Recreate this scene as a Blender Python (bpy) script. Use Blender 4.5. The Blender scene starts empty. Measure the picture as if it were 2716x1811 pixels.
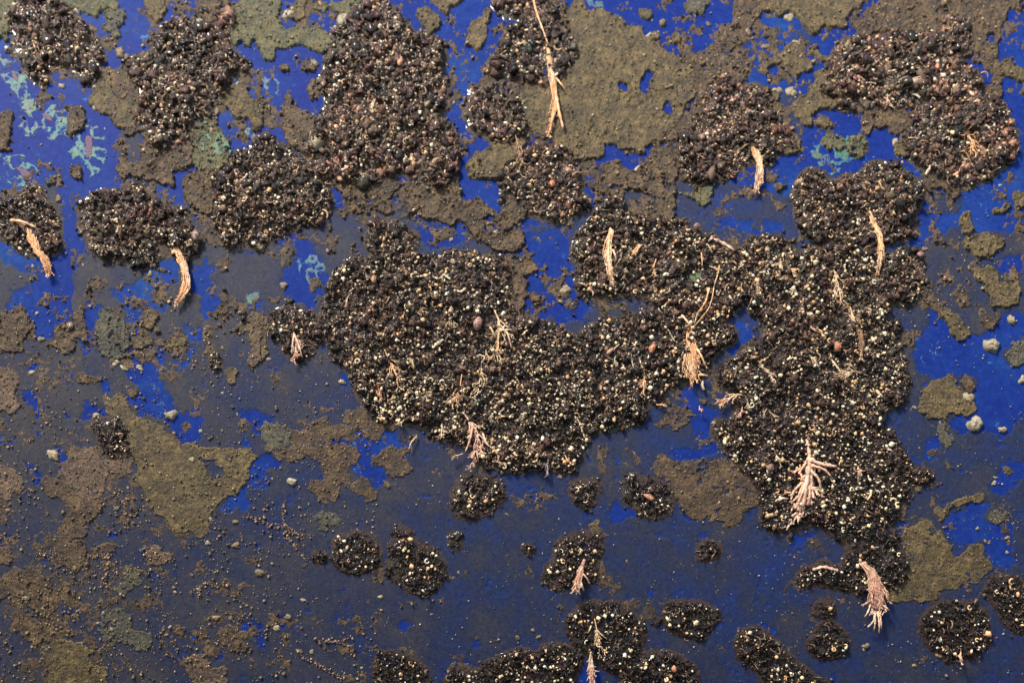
import bpy, math, random
import numpy as np
random.seed(7); rng = np.random.default_rng(11)
# ------------------------------------------------------------------ camera, world, sun
scene = bpy.context.scene
S = 0.00025                      # metres per photograph pixel on the hull (picture is about 0.68 m wide)
D = 0.80                         # camera distance
W, H = 2716.0, 1811.0
SLB, SLC = 0.27, 0.62            # the hull leans back towards its top: y = SLB*z + SLC*z*z
cam = bpy.data.cameras.new('camera'); camo = bpy.data.objects.new('camera', cam)
scene.collection.objects.link(camo); scene.camera = camo
camo.location = (0, -D, 0); camo.rotation_euler = (math.pi/2, 0, 0)
cam.sensor_width = 36; cam.lens = 36*D/(W*S); cam.clip_start = 0.01; cam.clip_end = 50
cam.dof.use_dof = True; cam.dof.focus_distance = D - 0.015; cam.dof.aperture_fstop = 7.0
world = bpy.data.worlds.new('World'); scene.world = world; world.use_nodes = True
wn = world.node_tree; bg = wn.nodes['Background']
sky = wn.nodes.new('ShaderNodeTexSky'); sky.sky_type = 'NISHITA'; sky.sun_disc = False
SUN = np.array([-0.44, -0.42, 0.92]); SUN = SUN/np.linalg.norm(SUN)
sky.sun_elevation = math.asin(SUN[2]); sky.sun_rotation = math.atan2(SUN[0], SUN[1])
wn.links.new(sky.outputs[0], bg.inputs[0]); bg.inputs[1].default_value = 0.05
sl = bpy.data.lights.new('sun', 'SUN'); sl.energy = 1.5; sl.angle = math.radians(12); sl.color = (1, 0.93, 0.82)
so = bpy.data.objects.new('sun', sl); scene.collection.objects.link(so); so.location = (-1, -1, 2)
from mathutils import Vector
so.rotation_euler = Vector((float(SUN[0]), float(SUN[1]), float(SUN[2]))).to_track_quat('Z', 'Y').to_euler()
vs = scene.view_settings; vs.view_transform = 'Standard'; vs.look = 'None'; vs.exposure = 1.95; vs.gamma = 1
try: vs.use_curve_mapping = False
except Exception: pass
COL = scene.collection

# ------------------------------------------------------------------ hull surface mapping
def P(X, Y, h=0.0):
    X = np.asarray(X, float); Y = np.asarray(Y, float)
    dx = (X-W/2)*S/D; dz = -(Y-H/2)*S/D
    a = 1-SLB*dz
    t = 2*D/(a+np.sqrt(np.maximum(a*a-4*SLC*dz*dz*D, 1e-6)))
    x = dx*t; y = -D+t; z = dz*t
    k = SLB+2*SLC*z; n = np.sqrt(1+k*k); hh = np.asarray(h, float)*S
    return np.stack([x+0*hh, y-hh/n, z+hh*k/n], -1)

TS = 700/1829.0
OX = {'1': 0, '2': 680, '3': 1360, '4': 2016}; OY = {'A': 0, 'B': 600, 'C': 1200}
def T(tile, pts):
    a = np.array(pts, float)
    if tile == 'F': return a*1.15476
    return a*TS+np.array([OX[tile[1]], OY[tile[0]]])

# ------------------------------------------------------------------ noise
_tab = rng.random((16, 256, 256))
def vn(x, y, seed=0):
    t = _tab[seed % 16]; x = np.asarray(x, float)+seed*17.3; y = np.asarray(y, float)+seed*9.1
    xi = np.floor(x).astype(int); yi = np.floor(y).astype(int); fx = x-xi; fy = y-yi
    fx = fx*fx*(3-2*fx); fy = fy*fy*(3-2*fy)
    a = t[xi & 255, yi & 255]; b = t[(xi+1) & 255, yi & 255]; c = t[xi & 255, (yi+1) & 255]; d = t[(xi+1) & 255, (yi+1) & 255]
    return (a*(1-fx)+b*fx)*(1-fy)+(c*(1-fx)+d*fx)*fy
def fbm(x, y, sc, seed=0, oct=4, per=0.55):
    r = 0; a = 1; tot = 0
    for o in range(oct):
        r = r+a*vn(np.asarray(x)/sc, np.asarray(y)/sc, seed+o*3); tot += a; a *= per; sc = sc*0.5
    return r/tot
def inpoly(X, Y, poly):
    r = np.zeros(X.shape, bool); n = len(poly)
    for i in range(n):
        x0, y0 = poly[i]; x1, y1 = poly[(i+1) % n]
        if y0 == y1: continue
        c = (y0 > Y) != (y1 > Y)
        r ^= c & (X < (x1-x0)*(Y-y0)/(y1-y0)+x0)
    return r
def blur(f, k, n=2):
    for _ in range(n):
        for ax in (0, 1):
            p = np.pad(f, [(k+1, k) if i == ax else (0, 0) for i in (0, 1)], mode='edge')
            c = np.cumsum(p, axis=ax)
            f = (np.take(c, range(2*k+1, c.shape[ax]), axis=ax)-np.take(c, range(0, c.shape[ax]-2*k-1), axis=ax))/(2*k+1)
    return f

# ------------------------------------------------------------------ mesh helpers
def raw_mesh(name, V, F, attrs=None, smooth=True):
    me = bpy.data.meshes.new(name); F = np.asarray(F, np.int32); k = F.shape[1]
    me.vertices.add(len(V)); me.vertices.foreach_set('co', np.ascontiguousarray(V, np.float32).ravel())
    me.loops.add(F.size); me.loops.foreach_set('vertex_index', F.ravel())
    me.polygons.add(len(F)); me.polygons.foreach_set('loop_start', np.arange(0, F.size, k, dtype=np.int32))
    try: me.polygons.foreach_set('loop_total', np.full(len(F), k, np.int32))
    except Exception: pass
    me.update(calc_edges=True)
    if smooth: me.polygons.foreach_set('use_smooth', np.ones(len(F), bool))
    for an, val in (attrs or {}).items():
        if val.ndim == 2:
            at = me.attributes.new(an, 'FLOAT_COLOR', 'POINT'); c = np.ones((len(V), 4), np.float32); c[:, :3] = val
            at.data.foreach_set('color', c.ravel())
        else:
            at = me.attributes.new(an, 'FLOAT', 'POINT'); at.data.foreach_set('value', val.astype(np.float32))
    me.validate(); return me
def link(name, me, mat, parent=None, loc=None):
    if mat is not None and not me.materials: me.materials.append(mat)
    o = bpy.data.objects.new(name, me); COL.objects.link(o)
    if loc is not None: o.location = loc
    if parent is not None: o.parent = parent
    return o
def tag(o, label=None, cat=None, group=None, kind=None):
    if label: o['label'] = label
    if cat: o['category'] = cat
    if group: o['group'] = group
    if kind: o['kind'] = kind
    return o
def empty(name, loc):
    o = bpy.data.objects.new(name, None); o.empty_display_size = 0.01; o.location = loc; COL.objects.link(o); return o

# ------------------------------------------------------------------ materials
def mat_base(name, rough, spec=0.5):
    m = bpy.data.materials.new(name); m.use_nodes = True; nt = m.node_tree
    b = nt.nodes['Principled BSDF']; b.inputs['Roughness'].default_value = rough
    b.inputs['Specular IOR Level'].default_value = spec
    return m, nt, b
def N(nt, t, **kw):
    n = nt.nodes.new(t)
    for k, v in kw.items():
        if k in n.inputs: n.inputs[k].default_value = v
        else: setattr(n, k, v)
    return n
def noise(nt, scale, detail=4, rough=0.6):
    g = nt.nodes.new('ShaderNodeNewGeometry')
    n = N(nt, 'ShaderNodeTexNoise', Scale=scale, Detail=detail, Roughness=rough)
    nt.links.new(g.outputs['Position'], n.inputs['Vector']); return n.outputs['Fac']
def ramp(nt, fac, stops):
    r = nt.nodes.new('ShaderNodeValToRGB'); e = r.color_ramp.elements
    while len(e) < len(stops): e.new(0.5)
    for i, (p, c) in enumerate(stops): e[i].position = p; e[i].color = (*c, 1)
    nt.links.new(fac, r.inputs[0]); return r.outputs[0]
def mixc(nt, fac, a, b, mode='MIX'):
    m = nt.nodes.new('ShaderNodeMix'); m.data_type = 'RGBA'; m.blend_type = mode
    if isinstance(fac, float): m.inputs[0].default_value = fac
    else: nt.links.new(fac, m.inputs[0])
    for s, v in ((6, a), (7, b)):
        if isinstance(v, tuple): m.inputs[s].default_value = (*v, 1)
        else: nt.links.new(v, m.inputs[s])
    return m.outputs[2]
def bump(nt, b, fac, dist, strength=1.0):
    u = N(nt, 'ShaderNodeBump', Strength=strength, Distance=dist); nt.links.new(fac, u.inputs['Height'])
    nt.links.new(u.outputs[0], b.inputs['Normal'])

BLUE_LO, BLUE_HI = (0.010, 0.025, 0.185), (0.014, 0.044, 0.215)
def hull_mat():
    m, nt, b = mat_base('blue_hull_paint', 0.5, 0.05)
    c = ramp(nt, noise(nt, 11, 5, 0.6), [(0.30, BLUE_LO), (0.50, (0.011, 0.032, 0.195)), (0.62, BLUE_HI), (0.76, (0.016, 0.075, 0.235))])
    c2 = ramp(nt, noise(nt, 260, 3, 0.7), [(0.35, (0.72, 0.75, 0.8)), (0.7, (1.25, 1.2, 1.1))])
    c = mixc(nt, 1.0, c, c2, 'MULTIPLY')
    sp = ramp(nt, noise(nt, 90, 3, 0.75), [(0.66, (0, 0, 0)), (0.76, (1, 1, 1))])
    c = mixc(nt, sp, c, (0.05, 0.17, 0.34))
    nt.links.new(c, b.inputs['Base Color']); bump(nt, b, noise(nt, 900, 4, 0.7), 0.00025, 0.5); return m
M_HULL = hull_mat()
def film_mat():
    m, nt, b = mat_base('slate_slime_film', 0.6, 0.2)
    a = N(nt, 'ShaderNodeAttribute', attribute_name='tone').outputs['Fac']
    md = N(nt, 'ShaderNodeMath', operation='MULTIPLY_ADD'); nt.links.new(noise(nt, 38, 6, 0.62), md.inputs[0]); md.inputs[1].default_value = 0.8
    nt.links.new(a, md.inputs[2])
    c = ramp(nt, md.outputs[0], [(0.30, (0.012, 0.030, 0.165)), (0.46, (0.013, 0.026, 0.098)), (0.68, (0.021, 0.027, 0.062)),
                                (1.05, (0.045, 0.042, 0.050))])
    c2 = ramp(nt, noise(nt, 420, 4, 0.75), [(0.3, (0.6, 0.62, 0.68)), (0.72, (1.45, 1.4, 1.25))])
    c = mixc(nt, 1.0, c, c2, 'MULTIPLY')
    nt.links.new(c, b.inputs['Base Color']); bump(nt, b, noise(nt, 1100, 5, 0.75), 0.0004, 0.8); return m
M_FILM = film_mat()
def crust_mat(name, lo, mid, hi, rough=0.55, bd=0.0006):
    m, nt, b = mat_base(name, rough, 0.4)
    c = ramp(nt, noise(nt, 130, 6, 0.7), [(0.30, lo), (0.5, mid), (0.70, hi)])
    c2 = ramp(nt, noise(nt, 900, 4, 0.8), [(0.30, (0.30, 0.30, 0.30)), (0.52, (0.95, 0.95, 0.95)), (0.72, (2.3, 2.1, 1.8))])
    c = mixc(nt, 1.0, c, c2, 'MULTIPLY'); nt.links.new(c, b.inputs['Base Color'])
    bump(nt, b, noise(nt, 1300, 5, 0.8), bd, 1.0); return m
M_OLIVE = {
 'olive': crust_mat('olive_crust', (0.040, 0.031, 0.020), (0.105, 0.073, 0.030), (0.22, 0.150, 0.058)),
 'brown': crust_mat('brown_crust', (0.028, 0.021, 0.019), (0.082, 0.050, 0.026), (0.20, 0.122, 0.054)),
 'rust': crust_mat('rusty_crust', (0.070, 0.045, 0.036), (0.13, 0.082, 0.05), (0.22, 0.13, 0.078)),
 'green': crust_mat('greenish_crust', (0.045, 0.060, 0.045), (0.110, 0.100, 0.044), (0.18, 0.145, 0.060)),
 'grey': crust_mat('grey_green_crust', (0.040, 0.044, 0.045), (0.080, 0.072, 0.048), (0.14, 0.115, 0.065)),
}
M_BASE = crust_mat('dark_clump_crust', (0.018, 0.009, 0.007), (0.032, 0.024, 0.015), (0.075, 0.056, 0.033), 0.35, 0.0009)
def attr_mat(name, rough, bd=0.0004, sc=1500, spec=0.6, coat=0.0):
    m, nt, b = mat_base(name, rough, spec)
    a = N(nt, 'ShaderNodeAttribute', attribute_name='tint').outputs['Color']
    c2 = ramp(nt, noise(nt, sc, 4, 0.7), [(0.3, (0.55, 0.55, 0.55)), (0.7, (1.45, 1.4, 1.35))])
    nt.links.new(mixc(nt, 1.0, a, c2, 'MULTIPLY'), b.inputs['Base Color'])
    if coat: b.inputs['Coat Weight'].default_value = coat; b.inputs['Coat Roughness'].default_value = 0.08
    bump(nt, b, noise(nt, sc*0.9, 4, 0.7), bd, 0.8); return m
M_LUMP = attr_mat('wet_lumps', 0.40, 0.0012, 1500, 0.25, 0.4)
M_TUBE = attr_mat('worm_tube_chalk', 0.35, 0.0002, 1800, 0.6)
M_TUFT = attr_mat('seaweed', 0.33, 0.0008, 800, 0.6)
M_NOD = attr_mat('barnacle_chalk', 0.5, 0.0006, 700, 0.5)
M_GRIT = attr_mat('grit', 0.5, 0.0003, 2000, 0.4)
M_SCAR = attr_mat('turquoise_stain', 0.55, 0.0003, 900, 0.4)

# ------------------------------------------------------------------ grid patch from polygons
MX = 200
def field(polys, holes, g, warp, seed, soft, nz):
    allp = np.concatenate(polys); pad = 30
    x0, y0 = allp.min(0)-pad; x1, y1 = allp.max(0)+pad
    x0 = max(x0, -MX); y0 = max(y0, -MX); x1 = min(x1, W+MX); y1 = min(y1, H+MX)
    xs = np.arange(x0, x1, g); ys = np.arange(y0, y1, g)
    X, Y = np.meshgrid(xs, ys)
    wx = (fbm(X, Y, 60, seed, 3)-0.5)*2.6*warp+(fbm(X, Y, 13, seed+3, 3, 0.8)-0.5)*2.6*warp; wy = (fbm(X, Y, 60, seed+5, 3)-0.5)*2.6*warp+(fbm(X, Y, 13, seed+6, 3, 0.8)-0.5)*2.6*warp
    m = np.zeros(X.shape, bool)
    for p in polys: m |= inpoly(X+wx, Y+wy, p)
    for p in holes: m &= ~inpoly(X+wx, Y+wy, p)
    f = blur(m.astype(float), max(1, int(soft/g)), 2)
    f = f+((fbm(X, Y, 34, seed+2, 2, 0.8)-0.5)*1.1+(fbm(X, Y, 9, seed+8, 2, 0.9)-0.5)*0.95)*nz*np.clip(4*f+0.15, 0, 1)
    return X, Y, f
def patch_mesh(name, X, Y, hgt, attrs=None, origin=np.zeros(3)):
    """keep quads whose highest corner is above the surface; rims dive just under it"""
    ok = hgt > 0
    q = ok[:-1, :-1] | ok[1:, :-1] | ok[:-1, 1:] | ok[1:, 1:]
    idx = np.arange(X.size).reshape(X.shape)
    F = np.stack([idx[:-1, :-1][q], idx[1:, :-1][q], idx[1:, 1:][q], idx[:-1, 1:][q]], -1)
    if len(F) == 0: return None
    used, inv = np.unique(F, return_inverse=True); F = inv.reshape(F.shape)
    V = P(X.ravel()[used], Y.ravel()[used], hgt.ravel()[used])-origin
    at = {k: v.reshape(-1, *v.shape[2:])[used] for k, v in (attrs or {}).items()}
    return raw_mesh(name, V, F, at)

# ------------------------------------------------------------------ small templates
def icosphere():
    t = (1+5**.5)/2
    v = [(-1,t,0),(1,t,0),(-1,-t,0),(1,-t,0),(0,-1,t),(0,1,t),(0,-1,-t),(0,1,-t),(t,0,-1),(t,0,1),(-t,0,-1),(-t,0,1)]
    f = [(0,11,5),(0,5,1),(0,1,7),(0,7,10),(0,10,11),(1,5,9),(5,11,4),(11,10,2),(10,7,6),(7,1,8),(3,9,4),(3,4,2),(3,2,6),(3,6,8),(3,8,9),(4,9,5),(2,4,11),(6,2,10),(8,6,7),(9,8,1)]
    v = [np.array(p)/np.linalg.norm(p) for p in v]; cache = {}; nf = []
    def mid(a, b):
        k = (min(a, b), max(a, b))
        if k not in cache: p = v[a]+v[b]; v.append(p/np.linalg.norm(p)); cache[k] = len(v)-1
        return cache[k]
    for a, b, c in f:
        x, y, z = mid(a, b), mid(b, c), mid(c, a); nf += [(a, x, z), (b, y, x), (c, z, y), (x, y, z)]
    return np.array(v), np.array(nf)
IV, IF = icosphere()
def tube_pts(pts, rad, flat=1.0, k=6):
    """pts (n,3) in picture-pixel space (X, Y, height); returns verts in that space and quads"""
    pts = np.asarray(pts, float); rad = np.broadcast_to(np.asarray(rad, float), (len(pts),)); n = len(pts)
    t = np.gradient(pts, axis=0); t /= np.linalg.norm(t, axis=1, keepdims=True)+1e-9
    up = np.array([0, 0, 1.0]); s = np.cross(t, up); ln = np.linalg.norm(s, axis=1, keepdims=True); s = np.where(ln > 1e-3, s/(ln+1e-9), [1, 0, 0]); u = np.cross(s, t)
    a = np.arange(k)*2*math.pi/k
    V = pts[:, None]+rad[:, None, None]*(s[:, None]*np.cos(a)[None, :, None]+u[:, None]*np.sin(a)[None, :, None]*flat)
    F = [(i*k+j, i*k+(j+1) % k, (i+1)*k+(j+1) % k, (i+1)*k+j) for i in range(n-1) for j in range(k)]
    V = V.reshape(-1, 3)
    V = np.vstack([V, pts[0], pts[-1]])
    F += [(j, n*k, n*k, (j+1) % k) if False else (n*k, (j+1) % k, j, n*k) for j in range(0)]
    caps = [((j+1) % k, j, n*k) for j in range(k)]+[((n-1)*k+j, (n-1)*k+(j+1) % k, n*k+1) for j in range(k)]
    tri = [(a_, b_, c_) for a_, b_, c_, d_ in F]+[(a_, c_, d_) for a_, b_, c_, d_ in F]+caps
    return V, np.array(tri)
def join(parts):
    V = []; F = []; o = 0
    for v, f in parts: V.append(v); F.append(f+o); o += len(v)
    return np.vstack(V), np.vstack(F)
def randrot(n):
    q = rng.normal(size=(n, 4)); q /= np.linalg.norm(q, axis=1, keepdims=True); w, x, y, z = q.T
    return np.stack([np.stack([1-2*(y*y+z*z), 2*(x*y-z*w), 2*(x*z+y*w)], -1), np.stack([2*(x*y+z*w), 1-2*(x*x+z*z), 2*(y*z-x*w)], -1),
                     np.stack([2*(x*z-y*w), 2*(y*z+x*w), 1-2*(x*x+y*y)], -1)], 1)
def scatter_mesh(name, X, Y, h, r, tint, tpl=None, origin=np.zeros(3), squash=(0.6, 1.2), jit=0.22):
    tv, tf = tpl or (IV, IF); n = len(X); k = len(tv)
    sc = r[:, None]*rng.uniform(squash[0], squash[1], (n, 3))
    R = randrot(n)
    L = tv[None]*sc[:, None]*(1+rng.uniform(-jit, jit, (n, k, 1)))
    L = np.einsum('nij,nkj->nki', R, L)
    V = P(X[:, None]+L[..., 0], Y[:, None]+L[..., 1], h[:, None]+L[..., 2]).reshape(-1, 3)-origin
    F = (tf[None]+(np.arange(n)*k)[:, None, None]).reshape(-1, tf.shape[1])
    return raw_mesh(name, V, F, {'tint': np.repeat(tint, k, axis=0)})

# ------------------------------------------------------------------ the hull
hx = np.arange(-900, W+901, 20.0); hy = np.arange(-500, H+501, 12.0)
X, Y = np.meshgrid(hx, hy)
idx = np.arange(X.size).reshape(X.shape)
F = np.stack([idx[:-1, :-1].ravel(), idx[1:, :-1].ravel(), idx[1:, 1:].ravel(), idx[:-1, 1:].ravel()], -1)
hull = link('hull_surface', raw_mesh('hull_surface', P(X.ravel(), Y.ravel(), 0), F), M_HULL)
tag(hull, 'blue painted boat hull side behind all the marine growth', 'hull', kind='structure')

# ------------------------------------------------------------------ traced layout (tile coordinates of the photograph)
TONE = [[0.30, 0.25, 0.15, 0.15, 0.25], [0.52, 0.48, 0.18, 0.22, 0.42], [0.55, 0.42, 0.26, 0.24, 0.34], [0.50, 0.38, 0.28, 0.24, 0.32]]
FILM = [('F', [(-180,590),(0,590),(30,625),(120,640),(170,580),(400,560),(480,480),(520,450),(640,560),(760,470),(850,500),(950,430),(1080,480),(1130,560),(1230,520),(1330,500),(1400,430),(1560,400),(1800,440),(1850,540),(2100,540),(2140,560),(2230,500),(2560,510),(2560,1760),(-180,1760)]),
        ('A4', [(1180,1340),(1290,1280),(1420,1390),(1350,1500),(1200,1480)]), ('A4', [(200,260),(320,220),(420,300),(380,340),(240,330)]), ('A3', [(1380,280),(1600,300),(1600,420),(1400,480),(1300,400)]),
        ('A4', [(0,640),(300,640),(360,900),(200,1000),(0,900)]), ('A1', [(820,900),(1000,880),(1000,1200),(830,1260)]), ('A1', [(300,1240),(400,1240),(420,1568),(330,1568)])]
FILM_HOLES = [
 ('B1', [(60,500),(200,430),(240,300),(340,330),(355,220),(430,170),(430,-60),(560,-60),(570,110),(510,200),(530,450),(500,560),(520,630),(440,700),(360,780),(260,760),(210,680),(170,600),(30,620),(40,540)]),
 ('B1', [(0,-40),(30,40),(110,170),(130,290),(80,290),(0,180)]),
 ('B1', [(720,410),(880,410),(1000,340),(1110,190),(1230,200),(1240,330),(1200,390),(1130,450),(1150,590),(1060,570),(980,600),(950,680),(940,770),(910,740),(860,630),(860,590),(830,520),(740,470)]),
 ('B1', [(1330,300),(1440,250),(1520,260),(1560,290),(1480,330),(1500,460),(1570,540),(1480,620),(1390,640),(1370,600),(1400,480),(1330,470)]),
 ('B1', [(590,530),(700,530),(720,560),(680,590),(640,740),(640,900),(620,890),(600,800),(570,740),(560,680),(590,600)]),
 ('B1', [(510,780),(600,800),(620,900),(560,850)]), ('B1', [(200,900),(300,900),(290,990),(210,1000)]),
 ('B1', [(150,1200),(200,1140),(270,1160),(290,1280),(240,1330),(190,1270)]), ('B1', [(-60,1460),(70,1470),(40,1510),(-60,1520)]),
 ('B1', [(370,1490),(430,1520),(440,1600),(380,1600)]), ('B1', [(100,1420),(160,1440),(120,1500)]),
 ('B1', [(910,840),(1000,830),(1090,860),(1110,950),(1080,990),(1110,1060),(1100,1150),(1180,1220),(1230,1290),(1400,1270),(1420,1400),(1390,1500),(1300,1550),(1240,1480),(1100,1360),(960,1310),(850,1210),(830,1160),(930,1180),(970,1120),(880,1020),(830,960),(890,890)]),
 ('B1', [(700,1060),(760,1040),(810,1100),(780,1140),(740,1170),(690,1160)]), ('B1', [(590,1230),(700,1220),(740,1300),(730,1340),(620,1360),(590,1310)]),
 ('B1', [(1260,700),(1440,710),(1440,760),(1360,800),(1310,790),(1270,740)]), ('B1', [(1120,860),(1330,840),(1320,900),(1300,1020),(1220,1010),(1210,920)]),
 ('B1', [(1000,720),(1030,720),(1110,840),(1080,850),(1040,790)]), ('B1', [(1650,1250),(1760,1280),(1850,1340),(1890,1440),(1740,1400),(1660,1310)]),
 ('B1', [(1650,1440),(1720,1480),(1760,1550),(1700,1568),(1650,1490)]), ('B1', [(1420,1040),(1460,1050),(1450,1090)]),
 ('B1', [(1640,640),(1700,560),(1780,470),(1829,520),(1829,600),(1700,620)]),
 ('B2', [(150,40),(330,40),(350,100),(410,130),(400,170),(500,330),(510,430),(480,480),(400,500),(390,590),(320,540),(250,530),(200,470),(200,380),(280,250),(280,140),(200,120)]),
 ('B2', [(0,500),(80,540),(70,590),(0,590)]), ('B2', [(100,800),(170,800),(180,830),(110,830)]), ('B2', [(40,870),(70,880),(60,920)]), ('B2', [(90,1000),(150,1030),(150,1060),(100,1050)]), ('B2', [(520,1000),(600,1050),(630,1090),(590,1090)]),
 ('B2', [(540,1480),(650,1440),(740,1410),(820,1440),(840,1490),(900,1420),(980,1410),(1000,1568),(640,1568)]),
 ('C2', [(680,80),(740,-50),(960,-50),(910,30),(820,60),(810,90),(910,120),(900,200),(870,260),(820,240),(790,180),(700,150),(650,110)]),
 ('B2', [(1100,40),(1280,-40),(1440,-40),(1430,120),(1290,140),(1200,120)]), ('B2', [(1570,-40),(1700,-40),(1640,60),(1600,90),(1560,40)]), ('B2', [(1620,150),(1829,170),(1829,220),(1720,240),(1700,190)]),
 ('B3', [(170,70),(350,0),(390,90),(400,190),(430,280),(440,430),(560,520),(570,560),(440,680),(300,700),(250,620),(240,650),(180,680),(70,600),(60,560),(100,500),(100,330),(160,310),(140,240),(-20,170),(-60,100),(100,80)]),
 ('B3', [(510,640),(570,630),(560,700),(530,740),(510,720)]), ('B3', [(450,760),(500,740),(500,810),(460,810)]),
 ('B3', [(1090,1100),(1250,1100),(1260,1140),(1300,1200),(1400,1250),(1440,1300),(1430,1400),(1400,1470),(1250,1500),(1200,1400),(1220,1330),(1170,1260),(1150,1200),(1080,1150)]),
 ('B3', [(1490,740),(1580,640),(1660,650),(1680,740),(1730,820),(1600,860),(1500,900),(1430,940),(1500,840)]), ('B3', [(1300,-20),(1829,-20),(1829,60),(1740,80),(1660,50),(1500,20)]),
 ('B4', [(0,-30),(170,-30),(180,40),(60,60),(0,70)]), ('B4', [(1060,-40),(1370,-40),(1310,80),(1200,90),(1150,120),(1080,190),(1030,220),(990,150),(980,90),(1060,70)]),
 ('B4', [(1490,-80),(1900,-80),(1900,40),(1740,70),(1620,40),(1500,70),(1470,50)]), ('B4', [(1440,260),(1520,300),(1480,320),(1430,300)]), ('B4', [(1650,180),(1829,200),(1829,400),(1700,360),(1650,290)]),
 ('B4', [(860,600),(900,510),(930,520),(940,620),(870,660)]),
 ('B4', [(1150,600),(1220,560),(1260,650),(1320,700),(1340,780),(1400,760),(1600,720),(1640,590),(1740,600),(1880,620),(1880,740),(1760,800),(1700,880),(1720,940),(1900,960),(1900,1260),(1780,1380),(1740,1440),(1640,1450),(1400,1430),(1280,1340),(1400,1280),(1490,1200),(1500,1050),(1400,1000),(1330,1030),(1200,1040),(1060,990),(1050,860),(1080,790),(1170,740),(1180,680)]),
 ('B4', [(840,1370),(930,1450),(920,1530),(870,1440)]), ('B4', [(1140,1490),(1250,1470),(1240,1600),(1150,1600)]),
 ('C4', [(1140,-40),(1210,-40),(1160,80)]), ('C4', [(1700,90),(1900,30),(1900,200),(1720,220),(1650,280),(1560,280),(1560,220),(1620,140)]),
 ('C4', [(1260,530),(1320,440),(1560,340),(1550,440),(1600,480),(1700,480),(1740,600),(1760,760),(1740,860),(1650,810),(1540,690),(1500,630),(1430,650),(1350,690),(1320,620)]),
 ('C4', [(860,490),(1000,500),(990,600),(930,530)]), ('C4', [(220,540),(330,510),(330,600),(250,640),(200,600)]), ('C4', [(400,680),(520,720),(400,760)]),
 ('C3', [(1100,-40),(1400,-40),(1390,30),(1280,50),(1130,40)]), ('C3', [(640,440),(700,330),(760,380),(850,400),(800,440),(690,480)]), ('C3', [(1120,390),(1180,400),(1250,490),(1360,540),(1330,580),(1240,500),(1170,440)]),
 ('C3', [(910,930),(990,930),(980,980),(920,980)]), ('C3', [(1660,1180),(1829,1200),(1900,1270),(1829,1280),(1700,1230)]), ('C3', [(450,1440),(520,1430),(520,1530),(600,1500),(640,1640),(460,1640)]),
 ('C2', [(560,180),(600,190),(600,240),(560,230)]), ('C2', [(0,20),(180,60),(190,140),(60,140),(0,120)]), ('C2', [(0,180),(50,210),(0,250)]), ('C2', [(110,1140),(200,1120),(210,1190),(120,1190)]), ('C2', [(0,1210),(60,1220),(60,1280),(0,1290)]),
 ('C2', [(560,940),(620,960),(610,990)]), ('C2', [(820,1050),(900,1080),(890,1110)]), ('C2', [(1000,1180),(1050,1200),(1000,1250)]), ('C2', [(330,1370),(370,1400),(340,1420)]), ('C2', [(1500,1270),(1560,1290),(1550,1340),(1510,1340)]),
 ('C1', [(100,50),(180,50),(240,110),(310,180),(240,230),(200,190),(240,150),(140,90)]), ('C1', [(400,-20),(450,20),(440,120),(410,100)]),
 ('C1', [(1790,0),(1850,-10),(1850,240),(1740,250),(1690,280),(1720,400),(1520,450),(1490,380),(1590,320),(1600,270),(1660,230),(1710,180),(1740,100)]),
 ('C1', [(1440,0),(1540,10),(1530,60),(1460,40)]), ('C1', [(750,570),(810,540),(840,580),(830,620),(780,600)]), ('C1', [(1080,920),(1140,900),(1120,950)]), ('C1', [(1310,890),(1370,900),(1360,930)]), ('C1', [(1280,1250),(1340,1200),(1370,1250),(1320,1300)]),
 ('C1', [(1640,1170),(1829,1200),(1829,1320),(1720,1290)]), ('C1', [(1400,1380),(1500,1340),(1520,1370),(1510,1440),(1470,1480),(1450,1410)]), ('C1', [(270,1130),(300,1150),(260,1180)]), ('C1', [(1590,700),(1680,680),(1660,710)]),
]
CLUMP_HOLES = [('A3', [(0,100),(90,110),(110,160),(0,170),(-60,150)]), ('B3', [(830,660),(890,670),(880,730),(850,720)]), ('B3', [(1540,350),(1600,350),(1590,440),(1540,440)]), ('B3', [(1210,410),(1290,360),(1300,400),(1230,420)]),
 ('B2', [(1310,1340),(1370,1340),(1400,1390),(1350,1410),(1310,1380)]), ('B2', [(1010,640),(1070,650),(1070,700),(1020,690)]), ('A2', [(340,1220),(400,1200),(400,1290),(350,1290)]), ('A2', [(690,1180),(740,1180),(730,1210),(690,1205)]),
 ('B4', [(860,600),(900,510),(930,520),(940,620),(870,660)]), ('B3', [(450,760),(500,740),(500,810),(460,810)])]
O='olive'; B='brown'; R='rust'; G_='green'; Y_='grey'
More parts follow.
